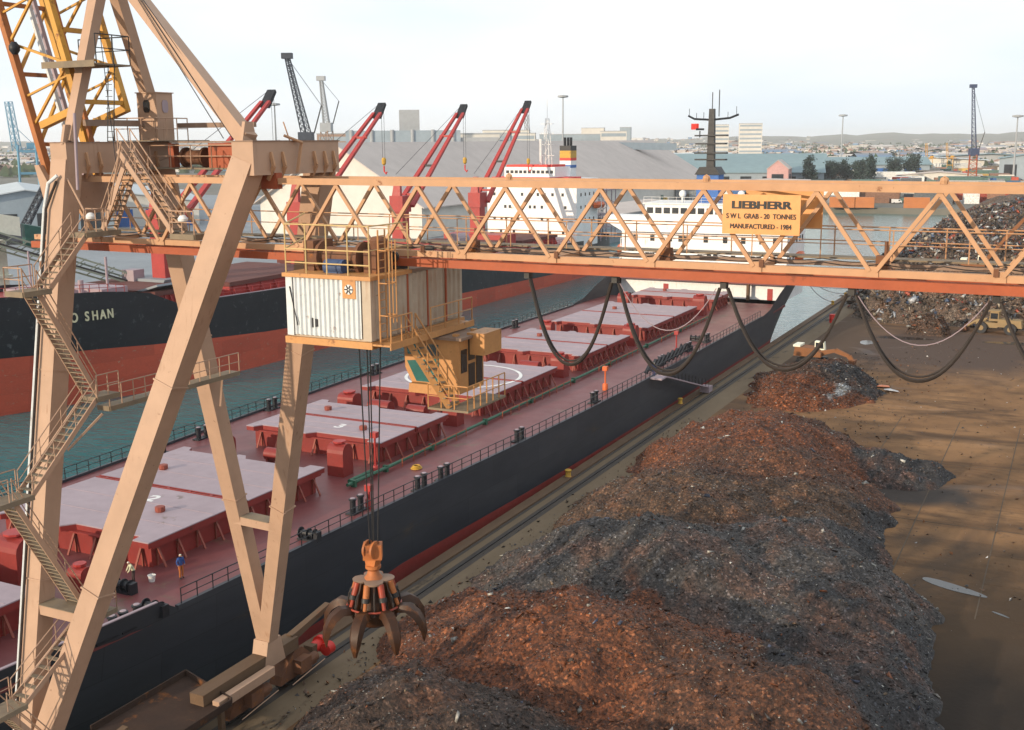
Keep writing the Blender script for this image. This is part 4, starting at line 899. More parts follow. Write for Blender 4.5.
MB().box(HX,HXE,HY,HYE,HZE+.002,HZE+.14).build("roof_deck", M_ygrey, tr)
MB().box(HXE-1.25,HXE-.62,HY-.11,HY-.065,HZE-.75,HZE).build("fan_plate", M_cab, tr)
fb = MB().tube((HXE-.94,HY-.14,HZE-.38),(HXE-.94,HY-.112,HZE-.38),.2,18); fb.build("fan", M_whiteB, tr)
b = MB()
for i in range(6):
    a = i*math.pi/3; b.beam((HXE-.94+.04*math.cos(a),HY-.15,HZE-.38+.04*math.sin(a)),(HXE-.94+.19*math.cos(a),HY-.15,HZE-.38+.19*math.sin(a)),.05,.02,(0,1,0))
b.build("fan_blade", M_black, tr)
MB().extr([(-27.9,HY-.08,26.55),(-27.55,HY-.08,26.62),(-27.6,HY-.08,26.9),(-27.9,HY-.08,26.95)], (0,.05,0)).build("torn_hole", M_black, tr)
MB().beam((HX+.2,HY-.09,28.2),(HX+.55,HY-.09,26.6),.02,.05,(0,1,0)).build("sheet_tear", M_black, tr)
b = MB(); ZR = HZE+.14
for z in (2.0,1.0,.45):
    b.tube((HX,HY,ZR+z),(HXE,HY,ZR+z),.03,6)
for i in range(5): x = HX+(HXE-HX)*i/4; b.tube((x,HY,ZR),(x,HY,ZR+2.0),.03,6)
for z in (2.0,1.0): b.tube((HX,HY,ZR+z),(HX-.6,HY+2.2,ZR+z+.3),.035,6)
rail_run(b, [V(HXE,HY,ZR),V(HXE,HY+2.9,ZR)], 2.0, 1.3, .028); b.build("roof_rail", M_railc, tr)
ro = MB().tube((-28.2,38.8,29.3),(-26.4,38.8,29.3),.45,16).tube((-28.35,38.8,29.3),(-28.2,38.8,29.3),.7,16).tube((-26.4,38.8,29.3),(-26.25,38.8,29.3),.7,16); ro.build("hoist_drum", M_rust, tr, True)
MB().tube((-27.6,38.0,29.0),(-26.7,38.0,29.0),.32,14).box(-27.5,-26.8,37.75,38.25,28.64,28.9).build("hoist_motor", M_dblue, tr, True)
MB().box(-28.9,-28.4,38.2,39.6,28.74,30.0).build("gearbox", M_rust, tr); MB().box(-26.0,-25.4,38.3,39.5,28.74,29.7).build("gearbox", M_rust, tr)
MB().lathe([(.34,0),(.38,.35),(.25,.5)], (-25.7,39.0,29.7), 14).build("brake_housing", M_rust, tr, True)
for s in (-28.6,-25.6):
    for y in (YN,YF): MB().box(s-.15,s+.15,y-.42,y+.42,28.5,28.9).tube((s,y-.5,29.3),(s,y-.36,29.3),.22,14).build("trolley_wheel_set", M_steel, tr)
ld = MB()
for s in (0,.5): ld.tube((-24.75,37.5+s,26.0),(-24.75,37.5+s,30.6),.035,6)
for i in range(14): ld.tube((-24.75,37.5,26.2+.32*i),(-24.75,38.0,26.2+.32*i),.022,5)
for z in (27.2,28.5,29.8): ld.path([(-24.75,37.5,z),(-24.35,37.45,z),(-24.2,37.75,z),(-24.35,38.05,z),(-24.75,38.0,z)], .025, 5)
for y in (37.5,37.75,38.0): ld.tube((-24.27,y,26.9),(-24.27,y,30.2),.025,5)
ld.build("caged_ladder", M_cab, tr)
sp_ = MB().box(HXE+.1,HXE+.95,HY-.1,HYE-.7,HZ-.12,HZ-.05).box(HXE+.93,HXE+.98,HY-.1,HYE-.7,HZ-.25,HZ+.02).build("side_walkway", M_cab, tr)
b = MB(); rail_run(b, [V(HXE+.92,HY,HZ-.05),V(HXE+.92,38.9,HZ-.05)], 1.1, .8, .03); b.build("walkway_rail", M_cab, sp_); b = MB(); rail_run(b, [V(HXE+.92,40.4,HZ-.05),V(HXE+.92,HYE-.8,HZ-.05)], 1.1, 1.3, .03); b.build("walkway_rail", M_cab, sp_)
# cab
CX0, CX1, CY0, CY1, CZ0, CZ1 = -26.0, -23.25, 41.2, 43.4, 23.35, 25.7
cab = MB().extr([(CX0+.55,CY0,CZ0),(CX1,CY0,CZ0),(CX1,CY0,CZ1),(CX0,CY0,CZ1),(CX0+.05,CY0,CZ0+1.0)], (0,CY1-CY0,0)).build("driver_cab", M_cab, tr)
MB().extr([(CX0+.62,CY0-.03,CZ0+.42),(CX0+1.75,CY0-.03,CZ0+.42),(CX0+1.75,CY0-.03,CZ0+1.5),(CX0+.16,CY0-.03,CZ0+1.3)], (0,.02,0)).build("cab_window", M_glassg, cab)
MB().extr([(CX0+.2,CY0-.03,CZ0+1.6),(CX0+1.0,CY0-.03,CZ0+1.6),(CX0+1.0,CY0-.03,CZ1-.25),(CX0+.15,CY0-.03,CZ1-.25)], (0,.02,0)).build("cab_window", M_glassg, cab)
MB().extr([(CX0+1.1,CY0-.03,CZ0+1.6),(CX0+1.75,CY0-.03,CZ0+1.6),(CX0+1.75,CY0-.03,CZ1-.25),(CX0+1.1,CY0-.03,CZ1-.25)], (0,.02,0)).build("cab_window", M_glassd, cab)
for y0_, y1_, z0_, z1_ in ((41.35,41.85,.9,1.9),(42.0,42.55,1.35,2.3),(42.0,42.55,.2,1.2),(42.7,43.25,.2,1.8)): MB().box(CX1+.01,CX1+.03,y0_,y1_,CZ0+z0_,CZ0+z1_).build("cab_window", M_glassd, cab)
MB().box(CX0-.15,CX1+.2,CY0-.15,CY1+.15,CZ1,CZ1+.12).build("cab_roof", M_ygrey, cab)
MB().box(CX1-.1,CX1+.75,CY0+.9,CY1+.3,CZ1-.75,CZ1+.2).build("cooler_box", M_cab, cab)
MB().extr([(CX0+.4,CY0-.35,CZ0-.02),(CX0+2.1,CY0-.35,CZ0-.02),(CX0+2.1,CY0-.35,CZ0+.38),(CX0+.45,CY0-.35,CZ0+.38)], (0,.4,0)).build("cab_sill", M_cab, cab)
for x, y in ((CX0+.4,CY0+.3),(CX1-.3,CY0+.3),(CX0+.4,CY1-.3),(CX1-.3,CY1-.3)): MB().beam((x,y,CZ1+.1),(x,y,HZ-.2),.22,.22).build("cab_hanger", M_cab, cab)
pf = MB().box(CX0+1.9,CX1+1.1,CY0-1.25,CY0-.02,CZ0-.45,CZ0-.36).box(CX1+.02,CX1+1.1,CY0-.02,CY1,CZ0-.45,CZ0-.36).build("cab_platform", M_grate, cab)
b = MB(); rail_run(b, [V(CX0+1.9,CY0-1.2,CZ0-.4),V(CX1+1.05,CY0-1.2,CZ0-.4),V(CX1+1.05,CY1,CZ0-.4)], 1.05, .55, .03); b.build("platform_rail", M_cab, cab)
q0, q1 = V(HXE+.6,39.3,HZ-.1), V(CX1+.1,40.5,CZ0-.35); st_ = MB()
for s in (-.35,.35): st_.beam(q0+V(0,s,0), q1+V(0,s,0), .07, .26)
stf = st_.build("cab_stair", M_cab, tr)
for i in range(10): put("tread", tread_x, stf, q0.lerp(q1,(i+.5)/10))
b = MB()
for s in (-.38,.38):
    b.tube(q0+V(0,s,1.0), q1+V(0,s,1.0), .035, 6).tube(q0+V(0,s,.5), q1+V(0,s,.5), .025, 6)
    for i in range(5): c = q0.lerp(q1,i/4)+V(0,s,0); b.tube(c, c+V(0,0,1), .028, 6)
b.build("cab_stair_rail", M_cab, tr)

# ================================================================== grab on its ropes
GX, GY = -27.5, 40.5
gb = thing("orange_peel_grab", "rusty eight-tined orange peel grab hanging on ropes over the scrap", "grab", (GX, GY, 11.2))
b = MB()
for x, y in ((-27.75,40.3),(-27.15,40.3),(-26.85,40.7),(-27.65,40.8)): b.tube((x,y,26.0),(GX+(x-GX)*.35,GY+(y-GY)*.35,16.0),.03,6)
b.build("hoist_rope", M_rope, gb)
M_grab = mat("grab_worn_orange", (.50,.16,.04), (.25,.09,.04), .8, 1.6, rough=.6, rust=.35, rustcol=(.12,.05,.03), rustscale=2.2)
M_grabr = mat("grab_red_ram", (.35,.05,.025), (.22,.05,.03), .6, 2, rough=.4, rust=.2)
M_grabd = mat("grab_dark_steel", (.060,.022,.008), (.028,.013,.007), .7, 1.8, rough=.5, rust=.5, rustcol=(.13,.045,.012), rustscale=1.6, spec=.3)
MB().cbox((GX,GY,15.85),(.85,.6,.7),.5).extr([(GX-.3,GY-.25,15.5),(GX+.3,GY-.25,15.5),(GX+.2,GY-.25,15.1),(GX-.2,GY-.25,15.1)],(0,.5,0)).build("rope_block", M_grab, gb)
for s in (-.2,.2): MB().tube((GX+s-.05,GY-.1,15.95),(GX+s+.05,GY-.1,15.95),.42,18).build("sheave", M_grab, gb, True)
MB().lathe([(.5,0),(.3,.25),(.24,.45),(.36,.55),(.36,.68),(.15,.75)], (GX,GY,14.5), 14).build("swivel_neck", M_grab, gb, True)
for k in range(4):
    a = k*math.pi/2+.6; MB().lathe([(.06,-.05),(.42,-.04),(.44,.04),(.1,.08)], (GX+.52*math.cos(a),GY+.52*math.sin(a),14.52), 14).build("top_plate", M_ygrey, gb, True)
NT = 8
for i in range(NT):
    a = 2*math.pi*i/NT+.2; u = V(math.cos(a),math.sin(a),0); P = lambda r, z: V(GX,GY,z)+u*r
    MB().tube(P(.78,14.5),P(1.0,13.8),.15,10).tube(P(1.0,13.8),P(1.2,13.2),.09,8).build("hydraulic_ram", M_grabr if i % 2 else M_grab, gb, True)
    MB().tube(P(.98,13.95),P(1.03,13.75),.19,10).build("ram_collar", M_steel, gb, True)
    a2 = a+math.pi/NT; u2 = V(math.cos(a2),math.sin(a2),0)
    MB().beam(V(GX,GY,14.5)+u2*.72, V(GX,GY,13.1)+u2*1.12, .08, .22, u2).build("frame_rib", M_grabd, gb)
    MB().path([V(GX,GY,14.3)+u2*.8, V(GX,GY,13.9)+u2*1.12, V(GX,GY,13.5)+u2*1.2, V(GX,GY,13.1)+u2*1.1], .035, 6).build("hose", M_rubber, gb)
    prof = [(.80,13.05,.24),(1.20,13.42,.27),(1.70,13.47,.28),(2.14,13.18,.27),(2.42,12.70,.24),(2.50,12.20,.18),(2.40,11.78,.06)]
    inn  = [(.80,12.80),(1.18,13.12),(1.62,13.18),(1.98,12.94),(2.22,12.58),(2.34,12.18),(2.38,11.74)]
    t_ = V(-math.sin(a),math.cos(a),0); tv_ = []; tf_ = []
    for (r_o, z_o, w_), (r_i, z_i) in zip(prof, inn):
        for rr, zz, s in ((r_o,z_o,-1),(r_o,z_o,1),(r_i,z_i,1),(r_i,z_i,-1)): tv_.append(P(rr,zz)+t_*(s*w_*(.7 if rr == r_o else 1.25)))
    for k in range(len(prof)-1):
        for j in range(4): tf_.append((4*k+j,4*k+(j+1)%4,4*k+4+(j+1)%4,4*k+4+j))
    tf_ += [(0,1,2,3),(27,26,25,24)]
    MB().add(tv_, tf_).build("tine", M_grabd, gb, True)
    MB().tube(P(1.2,13.2)-t_*.24,P(1.2,13.2)+t_*.24,.09,10).build("tine_pin", M_steel, gb, True)
MB().lathe([(.3,12.35),(.75,12.45),(1.05,12.75),(1.08,13.1),(.8,13.3),(.55,14.4)], (GX,GY,0), 18).build("hub", M_grabd, gb, True)
MB().path([(GX+1.22*math.cos(i*.3142),GY+1.22*math.sin(i*.3142),13.35) for i in range(21)], .05, 6).build("guard_ring", M_grabr, gb)

# ================================================================== festoon cables under the boom
fc = thing("festoon_cable", "thick black power cables looping below the crane boom", "cable", (-9, 40.7, 28.6))
loops = [(-19.6,-16.1,25.25),(-15.8,-11.8,25.2),(-11.5,-7.2,25.75),(-6.9,-2.5,25.75),(-2.2,2.2,25.8),(2.5,6.8,25.6)]
for xa, xb, zb in loops:
    for dy, dz, r in ((0,0,.062),(.13,.10,.045),(.06,-.07,.045)):
        pts = []
        for i in range(25):
            t = -1+2*i/24; x = (xa+xb)/2+(xb-xa)/2*t; z = zb+dz+(28.68-zb-dz)*(abs(t)**2.1)*(1 if abs(t) < .93 else 1-(abs(t)-.93)*.3)
            pts.append((x, 40.6+dy+.1*math.sin(t*3), z))
        MB().path(pts, r, 6).build("cable_loop", M_rubber, fc, True)
for x in (-15.95,-11.65,-7.05,-2.35,2.35,-19.7): MB().box(x-.11,x+.11,40.5,40.85,28.6,28.88).build("cable_carrier", M_steel, fc)
for k, (xa, xb, zb) in enumerate(((-15.7,-11.9,26.9),(-6.8,-2.6,27.0))):
    MB().path([((xa+xb)/2+(xb-xa)/2*(-1+2*i/16), 40.5, zb+(28.6-zb)*abs(-1+2*i/16)**2) for i in range(17)], .018, 5).build("tow_rope", M_cover, fc)
# ================================================================== second carrier across the basin
BX = -135.5
M_hc2 = mat("dull_brown_red_cover", (.14,.05,.042), (.10,.04,.036), .7, .3, rough=.9)
bao = thing("black_bulk_carrier", "black and salmon hulled cargo ship with red deck cranes across the dock", "ship", (BX, 200, -3))
BH = [(96,.3),(100,3.0),(105,5.6),(111,7.9),(118,9.9),(126,11.5),(136,12.7),(150,13.4),(170,13.5),(285,13.5),(300,12.8),(310,11.2),(316,9.5)]
def bh(y): return float(np.interp(y, [a for a, _ in BH], [b for _, b in BH]))
def btop(y): return float(np.interp(y, [96,120,126,131,160,210,270,300,316], [14.2,13.0,12.0,9.9,9.4,8.8,7.4,6.6,6.6]))
def bred(y): return float(np.interp(y, [96,118,155,243,316], [5.6,4.7,2.3,.3,-1.0]))
ys2 = sorted(set([a for a, _ in BH]+[131,160,185,210,240,262,270,122,103,108,114]))
def shell2(zs, name, m, hbf=bh):
    mb = MB(); k = len(zs(100)); n = len(ys2)
    for sgn in (1, -1):
        base = len(mb.v)
        for y in ys2:
            for z in zs(y):
                fl = 1-max(0,(126-y))/30*.5*max(0,(9-z))/12
                mb.v.append((BX+sgn*bh(y)*max(.02,fl), y-(max(0,(110-y))/14*max(0,z-4)*.35), z))
        for i in range(n-1):
            for j in range(k-1): a = base+i*k+j; mb.f.append((a,a+1,a+k+1,a+k))
    e0, e1 = (n-1)*k, n*k+(n-1)*k
    for j in range(k-1): mb.f.append((e0+j,e0+j+1,e1+j+1,e1+j))
    return mb.build(name, m, bao, True)
hull2 = shell2(lambda y: [bred(y)+(btop(y)-bred(y))*t for t in (0,.4,.75,1)], "hull", M_hull2)
shell2(lambda y: [-5.5,(bred(y)-5.5)/2,bred(y)], "boottop", M_boot2)
for y0, y1, z in ((97,128,None),(128,316,None)):
    yy = [y for y in ys2 if y0 <= y <= y1]; dv = []; df = []
    for y in yy: dv += [(BX+bh(y)-.1,y,btop(y)-1.0),(BX-bh(y)+.1,y,btop(y)-1.0)]
    for i in range(len(yy)-1): df.append((2*i,2*i+1,2*i+3,2*i+2))
    MB().add(dv, df).build("deck", M_reddk, bao)
b = MB()
for y0_, y1_ in zip(ys2, ys2[1:]):
    if y0_ > 128 and y1_ < 284: b.beam((BX+bh(y0_)-.1,y0_,btop(y0_)+.04),(BX+bh(y1_)-.1,y1_,btop(y1_)+.04),.35,.12)
b.build("gunwale", M_cover, bao)
# name on the bow, letter by letter along the curved side
M_yellw = mat("cream_lettering", (.72,.66,.45), rough=.6)
cu_y = 111.0
for ch in "BAO SHAN":
    wdt = .95 if ch != " " else .45
    y = cu_y+wdt/2; cu_y += wdt+.22
    if ch == " ": continue
    z = 9.75; fl = 1-max(0,(126-y))/30*.5*max(0,(9-z))/12
    fx = lambda q: BX+bh(q)
    tx = Vector((fx(y+.7)-fx(y-.7), 1.4, 0)).normalized()
    lettering("name_letter", ch, 1.9, .0, (fx(y)+.12, y-max(0,(110-y))/14*max(0,z-4)*.35-.05, z), tuple(tx), (0,0,1), M_yellw, hull2, .72, .14, .05)
an = MB().tube((BX+bh(101)+.2,100.5,8.2),(BX+bh(101)+.9,100.2,8.2),1.0,14).beam((BX+bh(101)+.9,99.6,7.2),(BX+bh(102)+1.2,101.2,6.0),.5,.5); an.build("anchor", M_rust, bao)
# forecastle gear, bulwark, hatches
fb = MB().box(BX-6,BX+7,121,126.0,11,12.9).box(BX-3,BX+2,112,117,12,13.6); fb.build("forecastle_house", M_cover, bao)
b = MB(); rail_run(b, [V(BX+bh(y)-.3,y,btop(y)) for y in (104,111,118,122)], 1.1, 1.6, .05); b.build("railing", M_reddk, bao); b = MB(); rail_run(b, [V(BX+bh(y)-.3,y,btop(y)) for y in (132,150,170,200,240,280)], 1.1, 2.2, .05); b.build("railing", M_reddk, bao)
b = MB().tube((BX+1,113.5,12),(BX+1,113.5,19),.14,8).tube((BX+5,124,12),(BX+5,124,17.4),.2,8).tube((BX+6,118,12),(BX+6,118,14.6),.4,10); b.build("fore_mast", M_cover, bao)
for i, (y0, y1) in enumerate(((129,138.5),(146,173),(183,210),(221,246),(256,277))):
    z = btop((y0+y1)/2)-1
    hc = MB().box(BX-9,BX+9.5,y0,y1,z,z+2.2).build("hatch_coaming", M_reddk, bao)
    MB().box(BX-9.4,BX+9.9,y0-.4,y1+.4,z+2.2,z+2.9).build("hatch_cover", M_hc2, hc)
    st2 = MB().extr([(0,-.08,0),(1.2,-.08,0),(.15,-.08,2.1),(0,-.08,2.1)],(0,.16,0)).mesh("stay", M_reddk)
    for k in range(8): put("stay", st2, hc, (BX+9.5,y0+.8+(y1-y0-1.6)*k/7,z))
tray = MB().extr([(BX+2,128.6,10.2),(BX+10.5,128.6,12.6),(BX+10.3,128.6,12.9),(BX+1.8,128.6,10.5)],(0,8.5,0)); tray.build("raised_hatch_panel", M_oppq, bao)
# deck cranes: red post, twin jib with black head, hook block
def deck_crane(y, dy, tz):
    zb = btop(y)-1; c = MB().box(BX-1.6,BX+1.2,y-1.4,y+1.4,zb,zb+11.0).extr([(BX-1.9,y-1.7,zb+11.0),(BX+1.5,y-1.7,zb+11.0),(BX+1.5,y+1.9,zb+11.0),(BX-1.9,y+1.9,zb+11.0)],(0,0,3.6)).build("deck_crane_post", M_reddk, bao)
    MB().extr([(BX-1.3,y-1.6,zb+14.6),(BX+.9,y-1.6,zb+14.6),(BX+.4,y-1.0,zb+18.5),(BX-.8,y-1.0,zb+18.5)],(0,.8,0)).build("jib_tower", M_reddk, c)
    for sx in (-1,1):
        MB().beam((BX-.2+sx*1.9,y+1.8,zb+12.2),(BX-.2+sx*.85,y+dy*.93,tz-2.2),.65,1.15,(1,0,0),.5,.7).build("jib", M_reddk, c)
    hd = MB().extr([(BX-1.2,y+dy*.905,tz-3.1),(BX-1.2,y+dy*.935,tz-3.4),(BX-1.0,y+dy*.995,tz-.5),(BX-1.0,y+dy*.985,tz)],(1.9,0,0)).build("jib_head", M_black, c)
    for t_ in (.42,.12,.74): MB().beam((BX-2.0,y+1.8+(dy*.93-1.8)*t_,zb+12.2+(tz-zb-14.4)*t_),(BX+1.6,y+1.8+(dy*.93-1.8)*t_,zb+12.2+(tz-zb-14.4)*t_),.4,.5).build("jib_brace", M_black if t_ == .42 else M_reddk, c)
    b = MB().tube((BX-.2,y-1.4,zb+19.3),(BX-.2,y+dy*.98,tz),.05,5)
    hx = y+dy*.985+.4; hz = zb+21
    for s in (-.3,.3): b.tube((BX-.2+s,hx,tz-.6),(BX-.2+s,hx,hz),.04,5)
    b.build("crane_wire", M_rope, c)
    MB().lathe([(.1,-.2),(.45,.2),(.5,1.1),(.3,1.5)], (BX-.2,hx,hz), 10).build("hook_block", M_yellp, c)
    MB().path([(BX-.2,hx,hz-.3),(BX-.2,hx,hz-1.4),(BX+.3,hx,hz-2.0),(BX+.5,hx,hz-1.5)], .16, 6).build("hook", M_redp, c)
    MB().box(BX-2.4,BX-.2,y+2.6,y+3.8,zb+11.8,zb+14).build("crane_cab", M_white, c)
for y, dy, tz in ((141.5,30.5,43.6),(178.5,30.5,42.2),(215,30.0,42.8),(251,29.5,44.6)): deck_crane(y, dy, tz)
MB().tube((BX+6,228,11.5),(BX+6,233,11.5),1.5,14).tube((BX+6,227.6,11.5),(BX+6,228,11.5),1.7,14).build("stowed_grab_drum", M_cover, bao)
MB().box(BX-8,BX+9,211.5,217,btop(214)-1,btop(214)+3.6).build("mast_house", M_reddk, bao); MB().box(BX-8,BX+9,247.5,254,btop(250)-1,btop(250)+3.4).build("mast_house", M_reddk, bao)
ab = MB().box(-149.2,-122.1,282,297,5.5,23.8).build("accommodation_block", M_white, bao)
w2 = MB().box(-.36,.36,-.03,.03,-.42,.42).mesh("window", M_glassd)
for zz, xs in ((19.6,(-147,-142,-138.4,-133.6,-131.6,-129.2,-126.2)),(16.2,(-143.6,-142.2,-136,-134.6,-132.4,-129.8,-125.4)),(12.8,(-147,-144.8,-143.4,-141.6,-139.6,-137.2,-132.4,-130.6,-126.4)),(9.4,(-145,-141,-136,-130,-126))):
    for x in xs: put("window", w2, ab, (x,281.98,zz))
for yy in (285,288,291,294):
    for zz in (12.8,16.2,19.6): put("window", w2, ab, (-122.08,yy,zz), (0,0,math.pi/2))
br = MB().box(-143.6,-128.4,281.6,292,23.8,27.0).build("bridge", M_white, bao)
bw2 = MB().box(-.45,.45,-.03,.03,-.4,.4).mesh("window", M_glassd)
for k in range(11): put("window", bw2, br, (-142.6+1.33*k,281.58,25.7))
MB().box(-147.5,-124.2,281.5,290,23.4,24.3).build("bridge_wing", M_redp, bao); MB().box(-143.2,-129.4,282,291,27.0,27.6).build("bridge_roof", M_redp, br)
fu = MB().box(-134.6,-131.4,299,303,7,26.4).build("funnel", M_white, bao)
for z0, z1, m_ in ((26.4,27.2,M_blue),(27.2,28.4,M_whiteB),(28.4,29.2,M_redp),(29.2,31.2,M_yellp),(31.2,32.6,M_black)): MB().box(-134.7,-131.3,298.9,303.1,z0,z1).build("funnel_band", m_, fu)
for x in (-134.0,-133,-132.1): MB().tube((x,301.0,32.6),(x,301.0,34.9),.4,8).build("exhaust_pipe", M_black, fu)
b = MB()
for s in ((-1,-1),(1,-1),(1,1),(-1,1)): b.tube((-132.6+s[0]*1.0,286+s[1],27.6),(-132.6+s[0]*.35,286+s[1]*.35,40),.11,6)
for z in (30,33,36,38.5): b.beam((-134.6,286,z),(-130.6,286,z),.14,.14)
for i in range(5): b.tube((-133.5+.1*i,285.1,27.6+2.4*i),(-131.7-.1*i,285.1,30+2.4*i),.06,5)
b.tube((-132.6,286,40),(-132.6,286,45),.07,5); b.build("radar_mast", M_whiteB, bao)
MB().tube((-133.8,284.4,27.4),(-133.8,284.4,34.5),.4,8).build("signal_mast", M_whiteB, bao)
b = MB()
for z in (9.5,13,16.4,20): b.box(-125.6,-121.4,297.3,309,z,z+.3)
for y in (298,302,306,309):
    for x in (-125.4,-121.5): b.box(x-.12,x+.12,y-.12,y+.12,6,23)
b.build("stair_tower", M_cover, bao)
lifeboat(-120.9, 295, 15.6, 7, "orange lifeboat hung beside the black hulled ship's accommodation block")
sh_ = MB().box(-146,-126,298,309,6,12).build("aft_house", M_oppq, bao)
for k, (x, y, z, x2, y2, z2) in enumerate(((-47.4,218,8.8,-45.1,238,.7),(-47.6,219,8.8,-45.1,252,.7),(-60,219.6,9,-45.2,262,.7))):
    pts = [Vector((x,y,z)).lerp(Vector((x2,y2,z2)), i/10)-V(0,0,1.2*math.sin(math.pi*i/10)) for i in range(11)]
    tag(MB().path(pts, .06, 6).build("mooring_line", M_cover), ("pale mooring line nearest the carrier's stern corner", "pale mooring line stretched long and low past the carrier's stern", "farthest mooring line running from the carrier's transom to the quay")[k], "rope", "stern mooring lines")
# quay bollards with yellow heads
for k, (y, lab) in enumerate(((102.2,"yellow quay bollard nearest the crane, beside the dark hull"),(138.4,"yellow quay bollard below the gangway"),(238.2,"yellow quay bollard holding the carrier's first stern line"),(252.2,"yellow quay bollard farther along, holding the long stern line"),(262.2,"farthest yellow quay bollard on the coping"))):
    t = thing("quay_bollard", lab, "bollard", (-45.05,y,.16), "yellow bollards along the quay edge")
    MB().lathe([(.38,0),(.30,.08),(.26,.5),(.34,.6),(.36,.72),(.22,.8)], (-45.05,y,.16), 14).build("bollard_head", M_yellp, t, True)
    MB().box(-45.45,-44.65,y-.4,y+.4,.162,.20).build("base_plate", M_rust, t)
# ================================================================== conveyor arm over the far ship's bow
cv = thing("conveyor_loader", "grey green conveyor arm with cream drive box over the black ship's bow", "conveyor", (-158, 118, 0))
P0, P1 = V(-154,117.5,20.2), V(-140,139,10.6)
b = MB()
for s in (-1.2,1.2):
    for z in (0,2.2): b.beam(P0+V(s,s*.4,z), P1+V(s,s*.4,z*.7), .28, .28)
for i in range(12):
    a, c_ = P0.lerp(P1,i/12), P0.lerp(P1,(i+1)/12)
    for s in (-1.2,1.2): b.beam(a+V(s,s*.4,0), c_+V(s,s*.4,2.0), .14, .14)
b.build("arm_truss", mat("conveyor_grey_green", (.24,.27,.22),(.17,.2,.17),.6,.5,rough=.7), cv)
MB().beam(P0+V(0,0,.7), P1+V(0,0,.7), 1.8, .25).build("conveyor_belt", M_steel, cv)
M_cream = mat("cream_sheet", (.80,.80,.66), (.70,.70,.58), .5, .3, rough=.6)
MB().extr([(-150.6,121.4,20.6),(-149.6,125.2,19.8),(-149.6,125.2,22.8),(-150.6,121.4,23.6)],(-3.4,1.0,0)).build("drive_box", M_cream, cv)
MB().extr([(-149.4,125.8,18.2),(-146.4,130.2,16.4),(-146.4,130.2,20.4),(-149.4,125.8,21.6)],(-2.8,1.8,0)).build("drive_hood", mat("dark_green_sheet",(.03,.11,.09),rough=.6), cv)
MB().box(-155.6,-154.2,124,126,0,19).box(-156.2,-153.8,123.5,126.5,13,13.4).build("support_column", M_cream, cv)
MB().extr([(-140,138,9.6),(-134,138,9.6),(-132.5,138,12.2),(-141,138,12.2)],(0,5,0)).build("discharge_hopper", M_oppq, cv)
MB().box(-141.2,-138.6,137.4,139.8,11.2,13.6).build("head_house", M_cover, cv)
# ================================================================== sheds and far harbour
def warehouse(name, label, cat, az, d, w, l, h, rise, rot, wall, roof, bays=0, loc=None, group=None, doors=0, doorm=None):
    x, y, _ = far(az, d) if loc is None else loc
    t = thing(name, label, cat, (x, y, 0), group)
    ca, sa = math.cos(rot), math.sin(rot)
    T = lambda u, v, z: (x+u*ca-v*sa, y+u*sa+v*ca, z)
    MB().add([T(-w/2,-l/2,0),T(w/2,-l/2,0),T(w/2,l/2,0),T(-w/2,l/2,0),T(-w/2,-l/2,h),T(w/2,-l/2,h),T(w/2,l/2,h),T(-w/2,l/2,h),T(0,-l/2,h+rise),T(0,l/2,h+rise)],
             [(0,1,5,8,4),(1,2,6,5),(2,3,7,9,6),(3,0,4,7)]).build("wall", wall, t)
    e = .03*w
    for s in (-1, 1):
        MB().add([T(s*(w/2+e),-l/2-e,h-rise*.06),T(0,-l/2-e,h+rise+.02),T(0,l/2+e,h+rise+.02),T(s*(w/2+e),l/2+e,h-rise*.06),
                  T(s*(w/2+e),-l/2-e,h-rise*.06+.4),T(0,-l/2-e,h+rise+.42),T(0,l/2+e,h+rise+.42),T(s*(w/2+e),l/2+e,h-rise*.06+.4)],
                 [(0,1,2,3),(7,6,5,4),(0,4,5,1),(1,5,6,2),(2,6,7,3),(3,7,4,0)]).build("roof", roof, t)
    for k in range(bays):
        v = -l/2+l*(k+1)/(bays+1)
        for s in (-1, 1): MB().add([T(s*(w/2+e+.05),v-.35,h-rise*.06+.42),T(0,v-.35,h+rise+.46),T(0,v+.35,h+rise+.46),T(s*(w/2+e+.05),v+.35,h-rise*.06+.42)],[(0,1,2,3)]).build("roof_seam", roof, t)
    for k in range(doors):
        u = -w/2+w*(k+.5)/doors
        MB().add([T(u-w/doors*.28,-l/2-.08,0),T(u+w/doors*.28,-l/2-.08,0),T(u+w/doors*.28,-l/2-.08,h*.72),T(u-w/doors*.28,-l/2-.08,h*.72)],[(0,1,2,3)]).build("door", doorm or M_glassd, t)
        v = -l/2+l*(k+.5)/doors
        MB().add([T(w/2+.08,v-l/doors*.25,0),T(w/2+.08,v+l/doors*.25,0),T(w/2+.08,v+l/doors*.25,h*.7),T(w/2+.08,v-l/doors*.25,h*.7)],[(0,1,2,3)]).build("door", doorm or M_glassd, t)
    return t
M_roofg = mat("grey_brown_roof_sheet", (.52,.46,.425), (.46,.405,.375), .6, .02, rough=.8, streak=.2, rustcol=(.25,.2,.18))
M_wallw = mat("white_wall_sheet", (.64,.62,.57), (.56,.54,.50), .5, .03, rough=.8)
M_teal = mat("blue_green_roof", (.20,.29,.32), (.16,.24,.27), .5, .03, rough=.7)
M_pale = mat("pale_roof", (.50,.55,.58), (.42,.47,.50), .5, .03, rough=.7)
M_brick = mat("brown_brick_wall", (.32,.22,.17), (.25,.17,.13), .5, .1, rough=.9)
M_pink = mat("pink_wall", (.55,.33,.31), (.48,.28,.27), .5, .1, rough=.9)
M_conc = mat("grey_concrete_wall", (.36,.38,.40), (.29,.31,.33), .6, .06, rough=.9)
